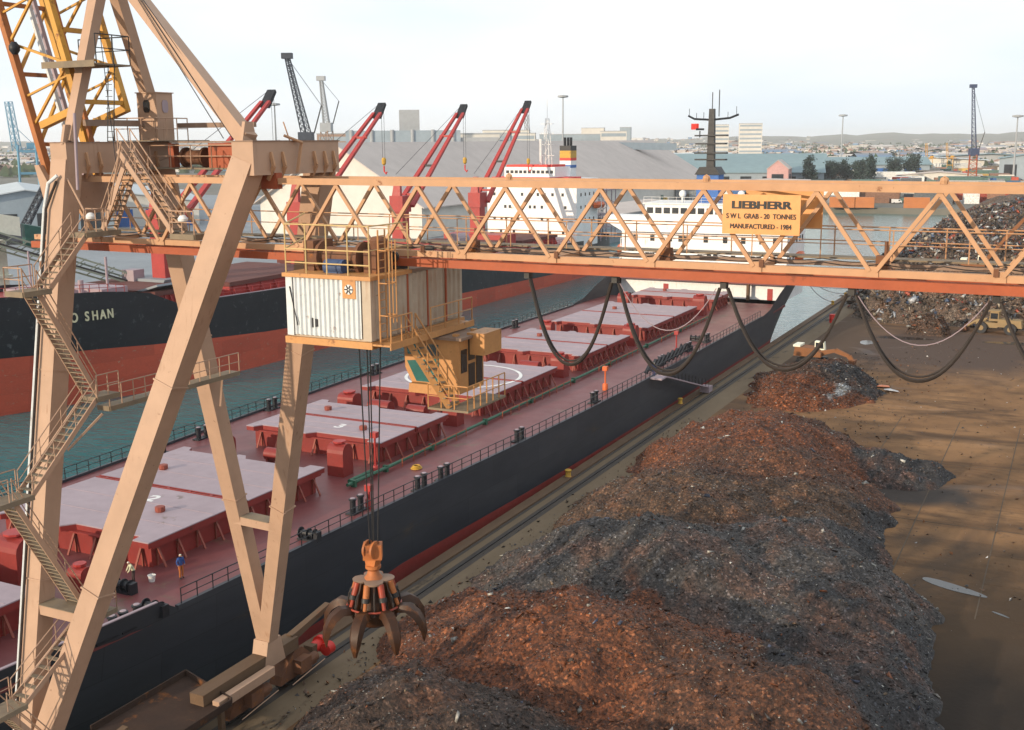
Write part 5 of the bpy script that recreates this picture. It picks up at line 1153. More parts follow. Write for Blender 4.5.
M_cladb = mat("grey_blue_cladding", (.30,.36,.41), (.25,.31,.36), .5, .04, rough=.7)
warehouse("storage_shed", "huge grey roofed storage shed with white gable behind the ships", "shed", 0, 0, 72, 340, 12.0, 21.5, 0, M_wallw, M_roofg, 3, (-246,517,0))
warehouse("quay_shed", "low grey blue shed beside the huge grey roofed storage shed", "shed", 0, 0, 30, 120, 5, 2, 0, M_conc, M_roofg, 0, (-180,440,0))
warehouse("warehouse", "grey blue warehouse with dark doors at the left picture edge", "warehouse", 49.9, 500, 60, 90, 12.5, 5, .9, M_cladb, M_pale, 0, None, None, 4, M_glassd)
warehouse("warehouse", "pale low warehouse between the left leg and the raised boom", "warehouse", 45.5, 560, 60, 120, 10, 4, .8, M_wallw, M_pale, 0, None, None, 5, M_blue)
warehouse("warehouse", "long teal roofed warehouse behind the radar mast", "warehouse", 17.0, 980, 70, 190, 13, 9, -1.35, M_cladb, M_teal, 2, None, None, 6)
warehouse("warehouse", "pale blue roofed warehouse right of the huge storage shed", "warehouse", 19.4, 1060, 60, 130, 14, 8, -1.2, M_wallw, M_pale, 0, None, None, 4, M_blue)
warehouse("warehouse", "long dark skylight roofed warehouse behind the orange sign", "warehouse", 15.6, 900, 40, 130, 9.5, 6, -1.32, M_cladb, M_teal, 14, None, None, 8)
warehouse("warehouse", "grey roofed warehouse behind the dark trees", "warehouse", 11.2, 1110, 60, 170, 11, 6, -1.3, M_cladb, M_teal, 0, None, None, 6, M_blue)
warehouse("gable_house", "pink gabled house with a dark arched window", "house", 13.5, 860, 15, 30, 13, 6, .15, M_pink, M_roofg, 0, None, None, 1)
warehouse("warehouse", "blue fronted warehouse between the pink house and the trees", "warehouse", 12.75, 930, 16, 40, 10, 3, .2, M_blue, M_teal, 0)
warehouse("warehouse", "blue cladded warehouse at the right picture edge", "warehouse", 2.2, 1060, 52, 60, 17, 4, .05, M_cladb, M_teal, 0, None, None, 3)
warehouse("warehouse", "white low shed with dark roof left of the lattice crane", "shed", 6.2, 960, 60, 22, 5.5, 2.5, .1, M_wallw, M_roofg, 0, None, None, 5)
warehouse("warehouse", "long low cream shed beyond the yellow cranes", "shed", 7.4, 1380, 150, 40, 10, 4, .1, M_wallw, M_pale, 0)
warehouse("warehouse", "long grey shed far behind the yellow cranes", "shed", 4.0, 1500, 170, 40, 11, 4, .05, M_conc, M_teal, 0)
warehouse("brick_office", "low brown brick office below the pink house", "building", 13.9, 800, 50, 16, 6.5, .6, .2, M_brick, M_roofg, 0, None, None, 9, M_whiteB)
# block buildings with windows
def block(name, label, az, d, w, l, h, rot, wall, rows, cols, group=None, loc=None):
    x, y, _ = far(az, d) if loc is None else loc
    t = thing(name, label, "building", (x,y,0), group); ca, sa = math.cos(rot), math.sin(rot)
    T = lambda u, v, z: (x+u*ca-v*sa, y+u*sa+v*ca, z)
    MB().cbox((x,y,h/2),(w,l,h),rot).build("wall", wall, t); MB().cbox((x,y,h+.4),(w*1.01,l*1.01,.8),rot).build("roof", M_conc, t)
    if rows:
        b = MB()
        for r in range(rows):
            z0 = h*(r+.35)/rows; z1 = z0+h/rows*.42
            MB().add([T(-w/2*.94,-l/2-.12,z0),T(w/2*.94,-l/2-.12,z0),T(w/2*.94,-l/2-.12,z1),T(-w/2*.94,-l/2-.12,z1),T(w/2+.12,-l/2*.94,z0),T(w/2+.12,l/2*.94,z0),T(w/2+.12,l/2*.94,z1),T(w/2+.12,-l/2*.94,z1)],[(0,1,2,3),(4,5,6,7)]).build("window_band", M_cladb, t)
    return t
block("tower_block", "pale tower block left of the radar mast, nearest the storage shed", 22.6, 1750, 34, 22, 52, .3, M_wallw, 0, 0)
block("tower_block", "blue grey tower block right beside the palest tower", 21.0, 1700, 16, 16, 52, .3, M_cladb, 9, 0)
block("tower_block", "slim pale tower block nearest the right of the radar mast", 16.4, 1800, 26, 18, 56, .3, M_wallw, 9, 0)
block("tower_block", "wide white tower block above the teal warehouse roof", 14.95, 1780, 34, 20, 57, .3, M_wallw, 9, 0)
si = thing("grain_silo", "grey grain silo with square tower behind the red jibs", "silo", far(32.0, 640))
sx, sy, _ = far(32.0, 640); rz = .55
MB().cbox((sx,sy,20),(62,24,40),rz).build("silo_body", M_cladb, si)
for k in range(6): MB().lathe([(1.0,0),(1.0,40.4)], (sx+(-28+11*k)*math.cos(rz)+12*math.sin(rz), sy+(-28+11*k)*math.sin(rz)-12*math.cos(rz), 0), 12).build("silo_pilaster", M_conc, si)
MB().cbox((sx+4,sy,25.5),(11,14,51),rz).build("silo_tower", M_conc, si)
MB().cbox((sx+28,sy+16,18),(40,20,36),rz).build("silo_annex", M_conc, si)
MB().beam((sx+30,sy+20,33),(sx+120,sy+110,30),4,4).build("conveyor_bridge", M_cladb, si)
block("grey_building", "pale concrete building between the second and third red jib", 28.9, 700, 40, 20, 38, .5, M_wallw, 5, 0)
for lab, az, d, w, l, h in (("low cream office block behind the third red jib", 27.9, 980, 42, 20, 40),("grey office block seen past the third jib tip", 26.9, 1250, 50, 24, 45),("pale grey block behind the black ship's mast", 26.2, 1150, 30, 20, 41),("long pale building over the storage shed ridge", 23.6, 1400, 80, 26, 41),("cream block at the far end of the shed ridge", 21.6, 1350, 30, 20, 44),("brick mill building left of the silo", 34.2, 900, 60, 24, 40)):
    block("office_block", lab, az, d, w, l, h, .4, random.choice((M_wallw, M_conc, M_brick, M_cladb)), 5, 0)
# lattice cranes and masts
def lattice(b, p, q, w0, w1, n, r=.12):
    p, q = Vector(p), Vector(q); d = (q-p).normalized(); a = d.cross(V(0,0,1)) if abs(d.z) < .98 else V(1,0,0); a.normalize(); c = d.cross(a).normalized()
    P = lambda t, i, j: p.lerp(q,t)+a*(i*(w0+(w1-w0)*t)/2)+c*(j*(w0+(w1-w0)*t)/2)
    cs = ((-1,-1),(1,-1),(1,1),(-1,1))
    for i, j in cs: b.tube(P(0,i,j), P(1,i,j), r, 5)
    for k in range(n):
        for m in range(4):
            i, j = cs[m]; i2, j2 = cs[(m+1)%4]; b.tube(P(k/n,i,j), P((k+1)/n,i2,j2), r*.6, 4); b.tube(P((k+1)/n,i,j), P((k+1)/n,i2,j2), r*.6, 4)
def light_mast(label, az, d, h, m):
    x, y, _ = far(az, d); t = thing("light_mast", label, "light mast", (x,y,0), "tall harbour light masts")
    MB().tube((x,y,0),(x,y,h),.9,8,.45).build("pole", m, t); MB().lathe([(1.2,-.5),(4.2,0),(4.2,1.2),(1.2,1.6)], (x,y,h), 10).build("lamp_ring", m, t)
light_mast("tall light mast above the storage shed roof", 24.1, 900, 67, M_conc); light_mast("tall light mast standing over the dark trees", 10.65, 1138, 55, M_conc); light_mast("tall light mast at the right picture edge", 3.0, 1000, 50, M_conc)
light_mast("thin light mast left of the red jibs", 38.2, 900, 62, M_conc)
def jib_crane(label, az, d, base_z, p_off, tip_z, m, m2, tower_w=4.0):
    x, y, _ = far(az, d); t = thing("jib_crane", label, "crane", (x,y,0), "harbour jib cranes")
    b = MB(); lattice(b, (x,y,0), (x,y,base_z), tower_w, tower_w*.8, 7, .3); b.build("tower", m2, t)
    MB().cbox((x,y,base_z+2),(6,6,5),.4).build("slewing_house", m, t)
    px, py, _ = far(az+p_off, d-8); b = MB(); lattice(b, (x,y,base_z+4), (px,py,tip_z), 3.0, 1.4, 14, .28); b.build("jib", m, t)
    MB().cbox((px,py,tip_z+.6),(4.5,3,2.4),.4).build("jib_head", m, t)
    b = MB().tube((px,py,tip_z),(x+6,y+4,base_z+16),.12,5).tube((x+6,y+4,base_z+16),(x+3,y+2,base_z+4),.3,5); b.build("stay_wire", M_rope, t)
M_dkb = mat("dark_blue_steel", (.03,.04,.06), rough=.6)
jib_crane("dark lattice jib crane left of the red jibs", 36.75, 520, 34, .75, 70, M_dkb, M_dkb)
jib_crane("faint grey jib crane with reddish lattice behind the first red jib", 35.75, 640, 40, .18, 67, M_conc, M_brick, 6)
jib_crane("tall blue lattice crane with red tower at the far right", 4.75, 886, 22, .22, 69, mat("crane_blue_steel", (.05,.07,.14), rough=.6), M_oxide, 6)
def sts(label, az, d, s, m):
    x, y, _ = far(az, d); t = thing("container_crane", label, "crane", (x,y,0)); b = MB(); ca = math.radians(az)
    U = V(math.cos(ca), math.sin(ca), 0); N = V(-math.sin(ca), math.cos(ca), 0); O = V(x,y,0)
    for u in (-9,9):
        for v in (-7,7): b.beam(O+(U*u+N*v)*s, O+(U*u*.9+N*v)*s+V(0,0,42*s), 1.6*s, 1.6*s, (0,1,0))
    for u in (-9,9):
        b.beam(O+(U*u-N*7)*s+V(0,0,14*s), O+(U*u+N*7)*s+V(0,0,14*s), 1.4*s, 2*s)
    for v in (-7,7):
        b.beam(O+(U*-9+N*v)*s+V(0,0,14*s), O+(U*9+N*v)*s+V(0,0,14*s), 1.4*s, 2*s); b.beam(O+(U*-9+N*v)*s+V(0,0,36*s), O+(U*9+N*v)*s+V(0,0,36*s), 1.6*s, 2*s)
    b.build("portal", m, t)
    b = MB(); lattice(b, O+U*-9*s+V(0,0,36*s), O+U*-13*s+V(0,0,84*s), 6*s, 5*s, 7, .5*s); b.build("raised_boom", m, t)
    b = MB(); lattice(b, O+U*-5*s+V(0,0,36*s), O+U*18*s+V(0,0,37*s), 4*s, 4*s, 5, .4*s); b.build("back_boom", m, t)
    MB().cbox(O+U*6*s+V(0,0,41*s),(12*s,6*s,6*s),ca).build("machine_house", m, t)
    b = MB().tube(O+U*-11*s+V(0,0,62*s), O+U*9*s+V(0,0,40*s), .3*s, 5); b.build("stay", m, t)
M_sts = mat("pale_blue_steel", (.10,.28,.42), (.08,.24,.36), .5, .1, rough=.6)
sts("pale blue container crane with raised boom at the left edge", 49.5, 1000, .80, M_sts)
sts("faint grey crane behind the black ship's bridge mast", 25.5, 1300, .75, M_conc)
M_yelc = mat("yellow_machine_paint", (.58,.30,.03), rough=.6)
sts("small yellow straddle crane on the far bank, left one", 6.65, 1330, .34, M_yelc); sts("small yellow straddle crane on the far bank, right one", 5.75, 1350, .34, M_yelc)
lc = thing("tracked_crane", "dark tracked crane boom rising at the left picture edge", "crane", far(50.1, 430)); x, y, _ = far(50.1, 430)
b = MB(); lattice(b, (x,y,3), (x+19,y+8,37), 2.2, 1.0, 14, .3); b.build("boom", M_dkb, lc); MB().cbox((x,y,3),(7,5,4),.6).build("cab_body", M_dkb, lc); MB().cbox((x,y,.6),(8,6,1.2),.6).build("tracks", M_black, lc)
# containers and machines on the far bank quay
k = 0
cont = MB().box(-6.1,6.1,-1.22,1.22,0,2.6)
for i in range(10): cont.box(-5.8+1.2*i,-5.5+1.2*i,-1.28,-1.22,.15,2.45)
cm_o = cont.mesh("container", mat("orange_container", (.48,.17,.05), (.4,.14,.05), .5, .3, rough=.6)); cm_b = cont.mesh("container", M_blue); cm_r = cont.mesh("container", M_redp)
def container(label, az, d, z, me, rot=.1):
    x, y, _ = far(az, d); tag(put("shipping_container", me, None, (x,y,z), (0,0,rot)), label, "container", "containers on the far bank")
lv = ("bottom", "top")
for nm, az0 in (("left", 10.5), ("right", 9.6)):
    for i in range(2): container(f"orange container, {lv[i]} one of the {nm} stack on the far bank", az0, 598, 2.62*i, cm_o)
for i in range(2): container(f"orange container, {lv[i]} one of the stack beside the scrap mountain", 7.1, 600, 2.62*i, cm_o)
for i, az in enumerate((12.2,14.1)): container(("blue container left of the pink house's trees","blue container below the teal warehouse")[i], az, 800, 0, cm_b)
# parked vans
vb = MB().extr([(-2.6,-1,.45),(2.3,-1,.45),(2.6,-1,.9),(2.35,-1,1.25),(1.5,-1,2.2),(-2.6,-1,2.3)],(0,2,0))
vm = vb.mesh("van_body", M_whiteB); vw = MB().tube((0,-.12,0),(0,.12,0),.4,12).mesh("wheel", M_black); vg = MB().box(.6,1.55,-1.03,1.03,1.35,2.0).mesh("window", M_glassd)
vl = ["white van parked alone in front of the dark trees","white van parked left of the lattice crane","white van parked right of the lattice crane","white van parked on the far bank by the shed","white van parked near the blue warehouse","white van between the orange container stacks"]
for i, (az, d, r_) in enumerate(((10.5,820,.2),(5.6,840,.1),(4.5,835,1.2),(6.8,830,.1),(3.4,850,.3),(8.0,640,.4))):
    x, y, _ = far(az, d); t = tag(bpy.data.objects.new("parked_van", None), vl[i], "van", "vans parked on the far bank"); COL.objects.link(t); t.location = (x,y,0); t.rotation_euler = (0,0,r_)
    for nm, me, l in [("van_body",vm,(0,0,0)),("window",vg,(0,0,0))]+[("wheel",vw,(u,v,.4)) for u in (-1.6,1.6) for v in (-.9,.9)]:
        o = bpy.data.objects.new(nm, me); COL.objects.link(o); o.parent = t; o.location = l
# trees: trunk, limbs and a crown of many small leaf faces
M_bark = mat("tree_bark", (.06,.045,.035), rough=.9); M_leaf = attr_mat("tree_leaves", .8, 0, 0)
def tree(label, az, d, h, rx, seed, col=(.022,.042,.036)):
    x, y, _ = far(az, d); t = thing("tree", label, "tree", (x,y,0), "dark trees on the far bank"); rg = np.random.default_rng(seed)
    b = MB().path([(x,y,0),(x+.3,y,h*.3),(x-.2,y+.2,h*.62),(x,y,h*.9)], [.55,.42,.25,.06], 7)
    for k in range(6):
        a = k*1.1; z = h*(.25+.09*k); b.path([(x,y,z),(x+rx*.5*math.cos(a),y+rx*.5*math.sin(a),z+h*.1),(x+rx*.8*math.cos(a),y+rx*.8*math.sin(a),z+h*.13)], [.2,.12,.04], 5)
    b.build("trunk", M_bark, t)
    n = 2600; cl_ = rg.normal(size=(26,3)); cl_ /= np.linalg.norm(cl_,axis=1)[:,None]; cl_ *= (rg.random(26)**.4)[:,None]
    cc = np.stack([x+cl_[:,0]*rx*.85, y+cl_[:,1]*rx*.85, h*.58+cl_[:,2]*h*.38],1)
    pick = rg.integers(0,26,n); P = cc[pick]+rg.normal(size=(n,3))*np.array([rx*.2,rx*.2,h*.06]); P[:,2] = np.maximum(P[:,2],h*.08)
    u = rg.normal(size=(n,3)); u /= np.linalg.norm(u,axis=1)[:,None]; v = np.cross(u, rg.normal(size=(n,3))); v /= np.linalg.norm(v,axis=1)[:,None]; s = rg.uniform(.35,.9,n)[:,None]
    vt = np.stack([P-u*s, P+v*s*.6, P+u*s, P-v*s*.6],1).reshape(-1,3)
    m = np_mesh("crown", vt, np.arange(4*n).reshape(-1,4), M_leaf); base = np.array(col)*(.6+.8*rg.random(26))[pick][:,None]*(.7+.6*rg.random(n))[:,None]
    set_col(m, np.repeat(base,4,0)); put("crown", m, t)
for i, (az, d, h, rx, lab) in enumerate(((12.05,868,21.5,5.6,"tall dark tree standing apart right of the pink house"),(11.05,905,18,6.5,"first dark tree of the row over the orange sign's right side"),(10.35,915,19.5,7,"second dark tree of the row behind the far bank"),(9.75,905,19,6,"third dark tree of the row behind the far bank"),(9.25,890,22,4.6,"narrow dark tree at the right end of the row"),(8.2,1000,23,8,"broad dark tree left of the yellow cranes"),(7.45,1005,22,8,"broad dark tree nearest the yellow cranes"))):
    tree(lab, az, d, h, rx, i+5)
# ================================================================== scrap heaps
class VN:
    """value noise on a fixed lattice"""
    def __init__(s, seed, n=64): s.n = n; s.g = np.random.default_rng(seed).random((n, n))
    def at(s, x, y):
        xi, yi = np.floor(x).astype(int), np.floor(y).astype(int); fx, fy = x-xi, y-yi; fx, fy = fx*fx*(3-2*fx), fy*fy*(3-2*fy); n = s.n
        g = lambda a, b: s.g[a % n, b % n]
        return (g(xi,yi)*(1-fx)+g(xi+1,yi)*fx)*(1-fy)+(g(xi,yi+1)*(1-fx)+g(xi+1,yi+1)*fx)*fy
    def fbm(s, x, y, f, o=4, g=.5):
        a, t, r = 1., 0., 0.
        for k in range(o): r = r+a*s.at(x*f+17.3*k, y*f+9.1*k); t += a; a *= g; f *= 2.03
        return r/t
def poly_dist(x, y, poly):
    """signed distance to a polygon, positive inside"""
    x, y = np.asarray(x, float), np.asarray(y, float); d = np.full(x.shape, 1e9); ins = np.zeros(x.shape, bool); n = len(poly)
    for i in range(n):
        (ax, ay), (bx, by) = poly[i], poly[(i+1) % n]; ex, ey = bx-ax, by-ay
        t = np.clip(((x-ax)*ex+(y-ay)*ey)/(ex*ex+ey*ey), 0, 1); d = np.minimum(d, np.hypot(x-ax-t*ex, y-ay-t*ey))
        c = ((ay > y) != (by > y)) & (x < (bx-ax)*(y-ay)/((by-ay) if by != ay else 1e-9)+ax); ins ^= c
    return np.where(ins, d, -d)
N1, N2, N3 = VN(3), VN(8), VN(21)
M_scrap = attr_mat("scrap_ground", .8, 0, .9, 5.0, grain=.85); M_frag = attr_mat("scrap_metal", .55, .25, 0)
class Heap:
    def __init__(s, poly, plateau, slope, lobes, rough=.5, seed=0): s.poly, s.pl, s.sl, s.lobes, s.rough, s.seed = poly, plateau, slope, lobes, rough, seed
    def h(s, x, y):
        wx, wy = x+3*(N1.fbm(x,y,.16)-.5)*2, y+3*(N2.fbm(x,y,.16)-.5)*2
        d = poly_dist(wx, wy, s.poly); e = np.maximum(d, 0)*s.sl
        p = s.pl(x, y); z = p*np.tanh(e/np.maximum(p, .1)*1.15)
        fade = np.clip(e/1.2, 0, 1)
        rid = 1-np.abs(2*N3.fbm(x,y,.21,3)-1)*2
        z = z+fade*((N2.fbm(x,y,.33,4)-.5)*1.9*s.rough+rid*.5*s.rough+(N1.fbm(x,y,1.3,3)-.5)*.55*s.rough+(N3.fbm(x,y,4.1,2)-.5)*.22)
        return np.where(d > 0, np.maximum(z, .0), -.25), d
    def col(s, x, y):
        wx, wy = x+9*(N3.fbm(x,y,.2,5,.6)-.5), y+9*(N1.fbm(x,y,.23,5,.6)-.5)
        W = []; C = []
        for (cx, cy, rx, ry, c) in s.lobes: W.append(np.exp(-2.2*(((wx-cx)/rx)**2+((wy-cy)/ry)**2))); C.append(c)
        W = np.array(W)**3.2+1e-12; W /= W.sum(0); base = np.tensordot(W.T, np.array(C), 1) if x.ndim == 1 else np.einsum('kij,kc->ijc', W, np.array(C))
        v = (.55+.9*N2.fbm(x,y,.9,4,.6))[...,None]
        r = np.clip((N1.fbm(x,y,.5,4)-.52)*5, 0, 1)[...,None]
        return base*v*(1-.35*r)+.35*r*np.array((.13,.05,.022))*v
    def mesh(s, name, res, box):
        x0, x1, y0, y1 = box; nx, ny = int((x1-x0)/res)+1, int((y1-y0)/res)+1
        X, Y = np.meshgrid(np.linspace(x0,x1,nx), np.linspace(y0,y1,ny), indexing='ij'); Z, D = s.h(X, Y)
        Z = Z+np.where(D > 0, .012, 0)
        I = np.arange(nx*ny).reshape(nx,ny); F = np.stack([I[:-1,:-1],I[1:,:-1],I[1:,1:],I[:-1,1:]],-1).reshape(-1,4)
        keep = (D > -res*1.5).ravel()[F].any(1); F = F[keep]
        V_ = np.stack([X,Y,Z],-1).reshape(-1,3); used = np.unique(F); mp_ = np.full(nx*ny,-1); mp_[used] = np.arange(len(used))
        m = np_mesh(name, V_[used], mp_[F], M_scrap, True); set_col(m, s.col(X.ravel()[used], Y.ravel()[used])); return m
    def frags(s, name, n, box, smin, smax, palette, pw, seed, plate=.8, flat=.5, small=False):
        rg = np.random.default_rng(seed); x0, x1, y0, y1 = box
        x, y = rg.uniform(x0,x1,n*3), rg.uniform(y0,y1,n*3); z, d = s.h(x, y); ok = np.where((d > .15))[0][:n]; x, y, z = x[ok], y[ok], z[ok]; n = len(ok)
        sz = smin*(smax/smin)**(rg.random(n)**1.7); P = np.stack([x,y,z+sz*.18],1)
        u = rg.normal(size=(n,3))*np.array([1,1,flat]); u /= np.linalg.norm(u,axis=1)[:,None]; v = np.cross(u, rg.normal(size=(n,3))); v /= np.linalg.norm(v,axis=1)[:,None]; w = np.cross(u,v)
        a, b, c = sz[:,None], (sz*rg.uniform(.2,.8,n))[:,None], (sz*rg.uniform(.03,.35,n))[:,None]
        if small:                                   # chips: closed four-sided slivers
            q = np.stack([P-u*a-v*b, P+u*a-v*b*.4, P+v*b, P+w*c*1.8],1)
            m = np_mesh(name, q.reshape(-1,3), (np.arange(n)[:,None,None]*4+np.array([[0,1,3],[1,2,3],[2,0,3],[2,1,0]])[None]).reshape(-1,3), M_frag)
            base = s.col(x, y)*rg.uniform(.5,1.9,n)[:,None]; pk = rg.random(n); pal = np.array(palette); ch = pal[rg.integers(0,len(pal),n)]
            base = np.where((pk < pw)[:,None], ch*rg.uniform(.6,1.2,n)[:,None], base)
            set_col(m, np.repeat(np.clip(base,.004,.8),4,0)); return m
        # bent plate: six corners, closed wedge
        q = np.stack([P-u*a-v*b, P+u*a-v*b*.6, P+u*a*.8+v*b, P-u*a*.9+v*b*.8, P-u*a*.3-v*b*.2+w*c*1.6, P+u*a*.5+v*b*.1+w*c],1)
        F = np.array([[0,1,5,4],[1,2,5,5],[2,3,4,5],[3,0,4,4],[3,2,1,0]])
        tri = np.array([[0,1,5],[0,5,4],[1,2,5],[2,3,4],[2,4,5],[3,0,4],[3,2,1],[3,1,0]])
        faces = (np.arange(n)[:,None,None]*6+tri[None]).reshape(-1,3)
        m = np_mesh(name, q.reshape(-1,3), faces, M_frag)
        base = s.col(x, y)*rg.uniform(.5,1.9,n)[:,None]; pk = rg.random(n); pal = np.array(palette); ch = pal[rg.integers(0,len(pal),n)]
        base = np.where((pk < pw)[:,None], ch*rg.uniform(.6,1.2,n)[:,None], base)
        set_col(m, np.repeat(np.clip(base,.004,.8),6,0)); return m
OR, OB, GR, DK, BR, BG = (.098,.030,.010), (.066,.026,.012), (.043,.039,.038), (.022,.021,.023), (.042,.025,.018), (.062,.034,.019)
mainp = [(-40,36),(-40.2,60),(-40.3,90),(-40.5,112),(-38.5,126),(-31,133.5),(-24,130.5),(-17.5,124),(-9.3,119.4),(-9.6,115.6),(-16,112.4),(-13.2,104),(-10.6,93),(-7,79),(-4.5,66),(-2,52),(0,36)]
def main_pl(x, y):
    p = 0*x
    for cx, cy, rx, ry, h in ((-29,113,8,11,3.8),(-31,92,8,7,3.3),(-20,98,6,6,2.2),(-28,75,11,5.5,4.6),(-15,82,7,9,3.8),(-27,60,10,5.5,4.4),(-15,58,7,5.5,3.6),(-32,46,8,5.5,4.8),(-18,45,9,5,3.6),(-8,66,4,6,1.5),(-22,122,5,5,1.8)):
        p = np.maximum(p, (h*1.12)*np.exp(-(((x-cx)/rx/1.25)**2+((y-cy)/ry/1.25)**2)))
    return np.where((x > -16.5) & (y > 111), 1.5, p+1.5)
main = Heap(mainp, main_pl, .62, [(-29,115,10,12,OR),(-22,122,6,6,OB),(-12,117,6,4,DK),(-32,93,9,7,BG),(-24,102,9,6,OB),(-20,97,6,6,BG),(-29,75,12,5.5,GR),(-15,83,8,10,GR),(-10,94,5,8,DK),(-27,60,11,5.5,OR),(-15,58,7,4.5,OB),(-18,63,4,3,OR),(-32,46,9,6,BR),(-18,46,9,5,DK),(-8,68,6,9,DK),(-10,54,4,4,OB)], .8)
t = thing("scrap_heap", "vast rust and grey shredded scrap heap filling the foreground quay", "scrap heap", (-24,80,0))
put("heap_body", main.mesh("heap_body", .22, (-43,2,36,136)), t)
SIL = [(.26,.25,.23),(.18,.165,.15),(.42,.41,.38),(.13,.125,.125),(.20,.14,.09),(.14,.09,.06),(.10,.08,.065),(.07,.08,.12),(.20,.07,.03)]
tag(put("loose_scrap", main.frags("loose_scrap", 150000, (-41,0,40,134), .035, .14, SIL, .26, 5, small=True), t), kind="stuff")
tag(put("large_scrap_pieces", main.frags("large_scrap_pieces", 2600, (-41,0,40,134), .11, .34, SIL, .3, 6), t), kind="stuff")
# middle heap with a silver end
midp = [(-39,142),(-36,140.5),(-30,140.8),(-24.4,147.6),(-22.6,156),(-24,164),(-30,172),(-37,170),(-40,160),(-40,148)]
mid = Heap(midp, lambda x, y: 1.5+1.5*np.exp(-(((x+33)/5)**2+((y-150)/7)**2))+1.3*np.exp(-(((x+29)/4)**2+((y-158)/6)**2)), .6, [(-34,147,7,8,OR),(-33,156,6,6,BR),(-26.6,150,.9,2.6,(.20,.21,.22)),(-28,161,5,7,DK),(-36,165,6,6,OB)], .7)
t = thing("scrap_heap", "smaller orange scrap heap with a silver patch in the middle of the yard", "scrap heap", (-32,155,0))
put("heap_body", mid.mesh("heap_body", .3, (-42,-20,138,175)), t)
tag(put("loose_scrap", mid.frags("loose_scrap", 14000, (-41,-21,139,174), .06, .26, SIL, .14, 9), t), kind="stuff")
# scrap mountain of car bodies and light iron
moup = [(-36,222),(-31,219),(-18,219.6),(-6,218.5),(20,219),(60,219),(60,420),(-43.5,420),(-44,300),(-44.2,258),(-40,232)]
def mou_pl(x, y): return 13+7*(1-np.exp(-np.maximum(y-226,0)/26))+2.5*np.sin(x*.11+1)+1.5*np.sin(y*.09)
mou = Heap(moup, mou_pl, .95, [(-30,225,14,20,(.085,.062,.046)),(-12,220,14,14,(.09,.066,.05)),(-25,260,16,30,(.065,.052,.044)),(0,230,20,20,(.07,.045,.03)),(10,300,40,70,(.075,.058,.046))], 1.5)
t = thing("scrap_mountain", "high mixed scrap mountain at the right beyond the crane boom", "scrap heap", (-10,240,0))
put("heap_body", mou.mesh("heap_body", .9, (-47,62,203,424)), t)
PAL2 = [(.50,.50,.49),(.32,.33,.35),(.18,.19,.21),(.20,.09,.05),(.26,.06,.035),(.06,.09,.16),(.34,.29,.22),(.02,.02,.025),(.02,.02,.02),(.025,.022,.02),(.12,.07,.045),(.09,.07,.05)]
tag(put("mixed_scrap", mou.frags("mixed_scrap", 42000, (-46,20,205,330), .16, .8, PAL2, .5, 15, flat=.8), t), kind="stuff")
tag(put("crushed_car_parts", mou.frags("crushed_car_parts", 1500, (-46,20,205,300), .6, 1.3, PAL2, .7, 16, flat=.7), t), kind="stuff")
sm = Heap([(-25.6,207),(-20.2,206.6),(-19.2,210),(-22,213.4),(-25.8,212)], lambda x, y: 3.6+0*x, 1.9, [(-22.5,207,4,4,(.05,.028,.018))], .6)
t = thing("scrap_heap", "small dark brown heap on the wet ground before the scrap mountain", "scrap heap", (-22.6,207.5,0))
put("heap_body", sm.mesh("heap_body", .3, (-28,-17,204,216)), t); tag(put("loose_scrap", sm.frags("loose_scrap", 900, (-26,-19,205,214), .1, .5, SIL, .1, 19), t), kind="stuff")
# loose debris strewn over the yard round the heaps
rg = np.random.default_rng(77); n = 5200; x = np.concatenate([rg.normal(-40.2,.9,1700), rg.uniform(-30,4,2200), rg.uniform(-38,-18,1300)]); y = np.concatenate([rg.uniform(40,132,1700), rg.uniform(80,200,2200), rg.uniform(128,185,1300)])
ok = (main.h(x,y)[1] < 0) & (mid.h(x,y)[1] < 0) & (x > -44.4) & (mou.h(x,y)[1] < 0); x, y = x[ok], y[ok]; n = len(x); s_ = .03*(.26/.03)**(rg.random(n)**2.5)
P = np.stack([x,y,.03+s_*.3],1); u = rg.normal(size=(n,3))*np.array([1,1,.25]); u /= np.linalg.norm(u,axis=1)[:,None]; v = np.cross(u,rg.normal(size=(n,3))); v /= np.linalg.norm(v,axis=1)[:,None]; w_ = np.cross(u,v); a = s_[:,None]
q = np.stack([P-u*a-v*a*.5,P+u*a-v*a*.3,P+v*a*.6,P+w_*a*.5],1); fc_ = (np.arange(n)[:,None,None]*4+np.array([[0,1,2],[0,1,3],[1,2,3],[2,0,3]])[None]).reshape(-1,3)
m = np_mesh("scrap_debris", q.reshape(-1,3), fc_, M_frag); c_ = np.array([(.10,.06,.04),(.05,.045,.045),(.20,.08,.03),(.4,.4,.4)])[rg.choice(4,n,p=[.45,.33,.16,.06])]; set_col(m, np.repeat(c_,4,0))
tag(put("scrap_debris", m), "small scrap litter strewn over the yard and quay", "litter", kind="stuff")
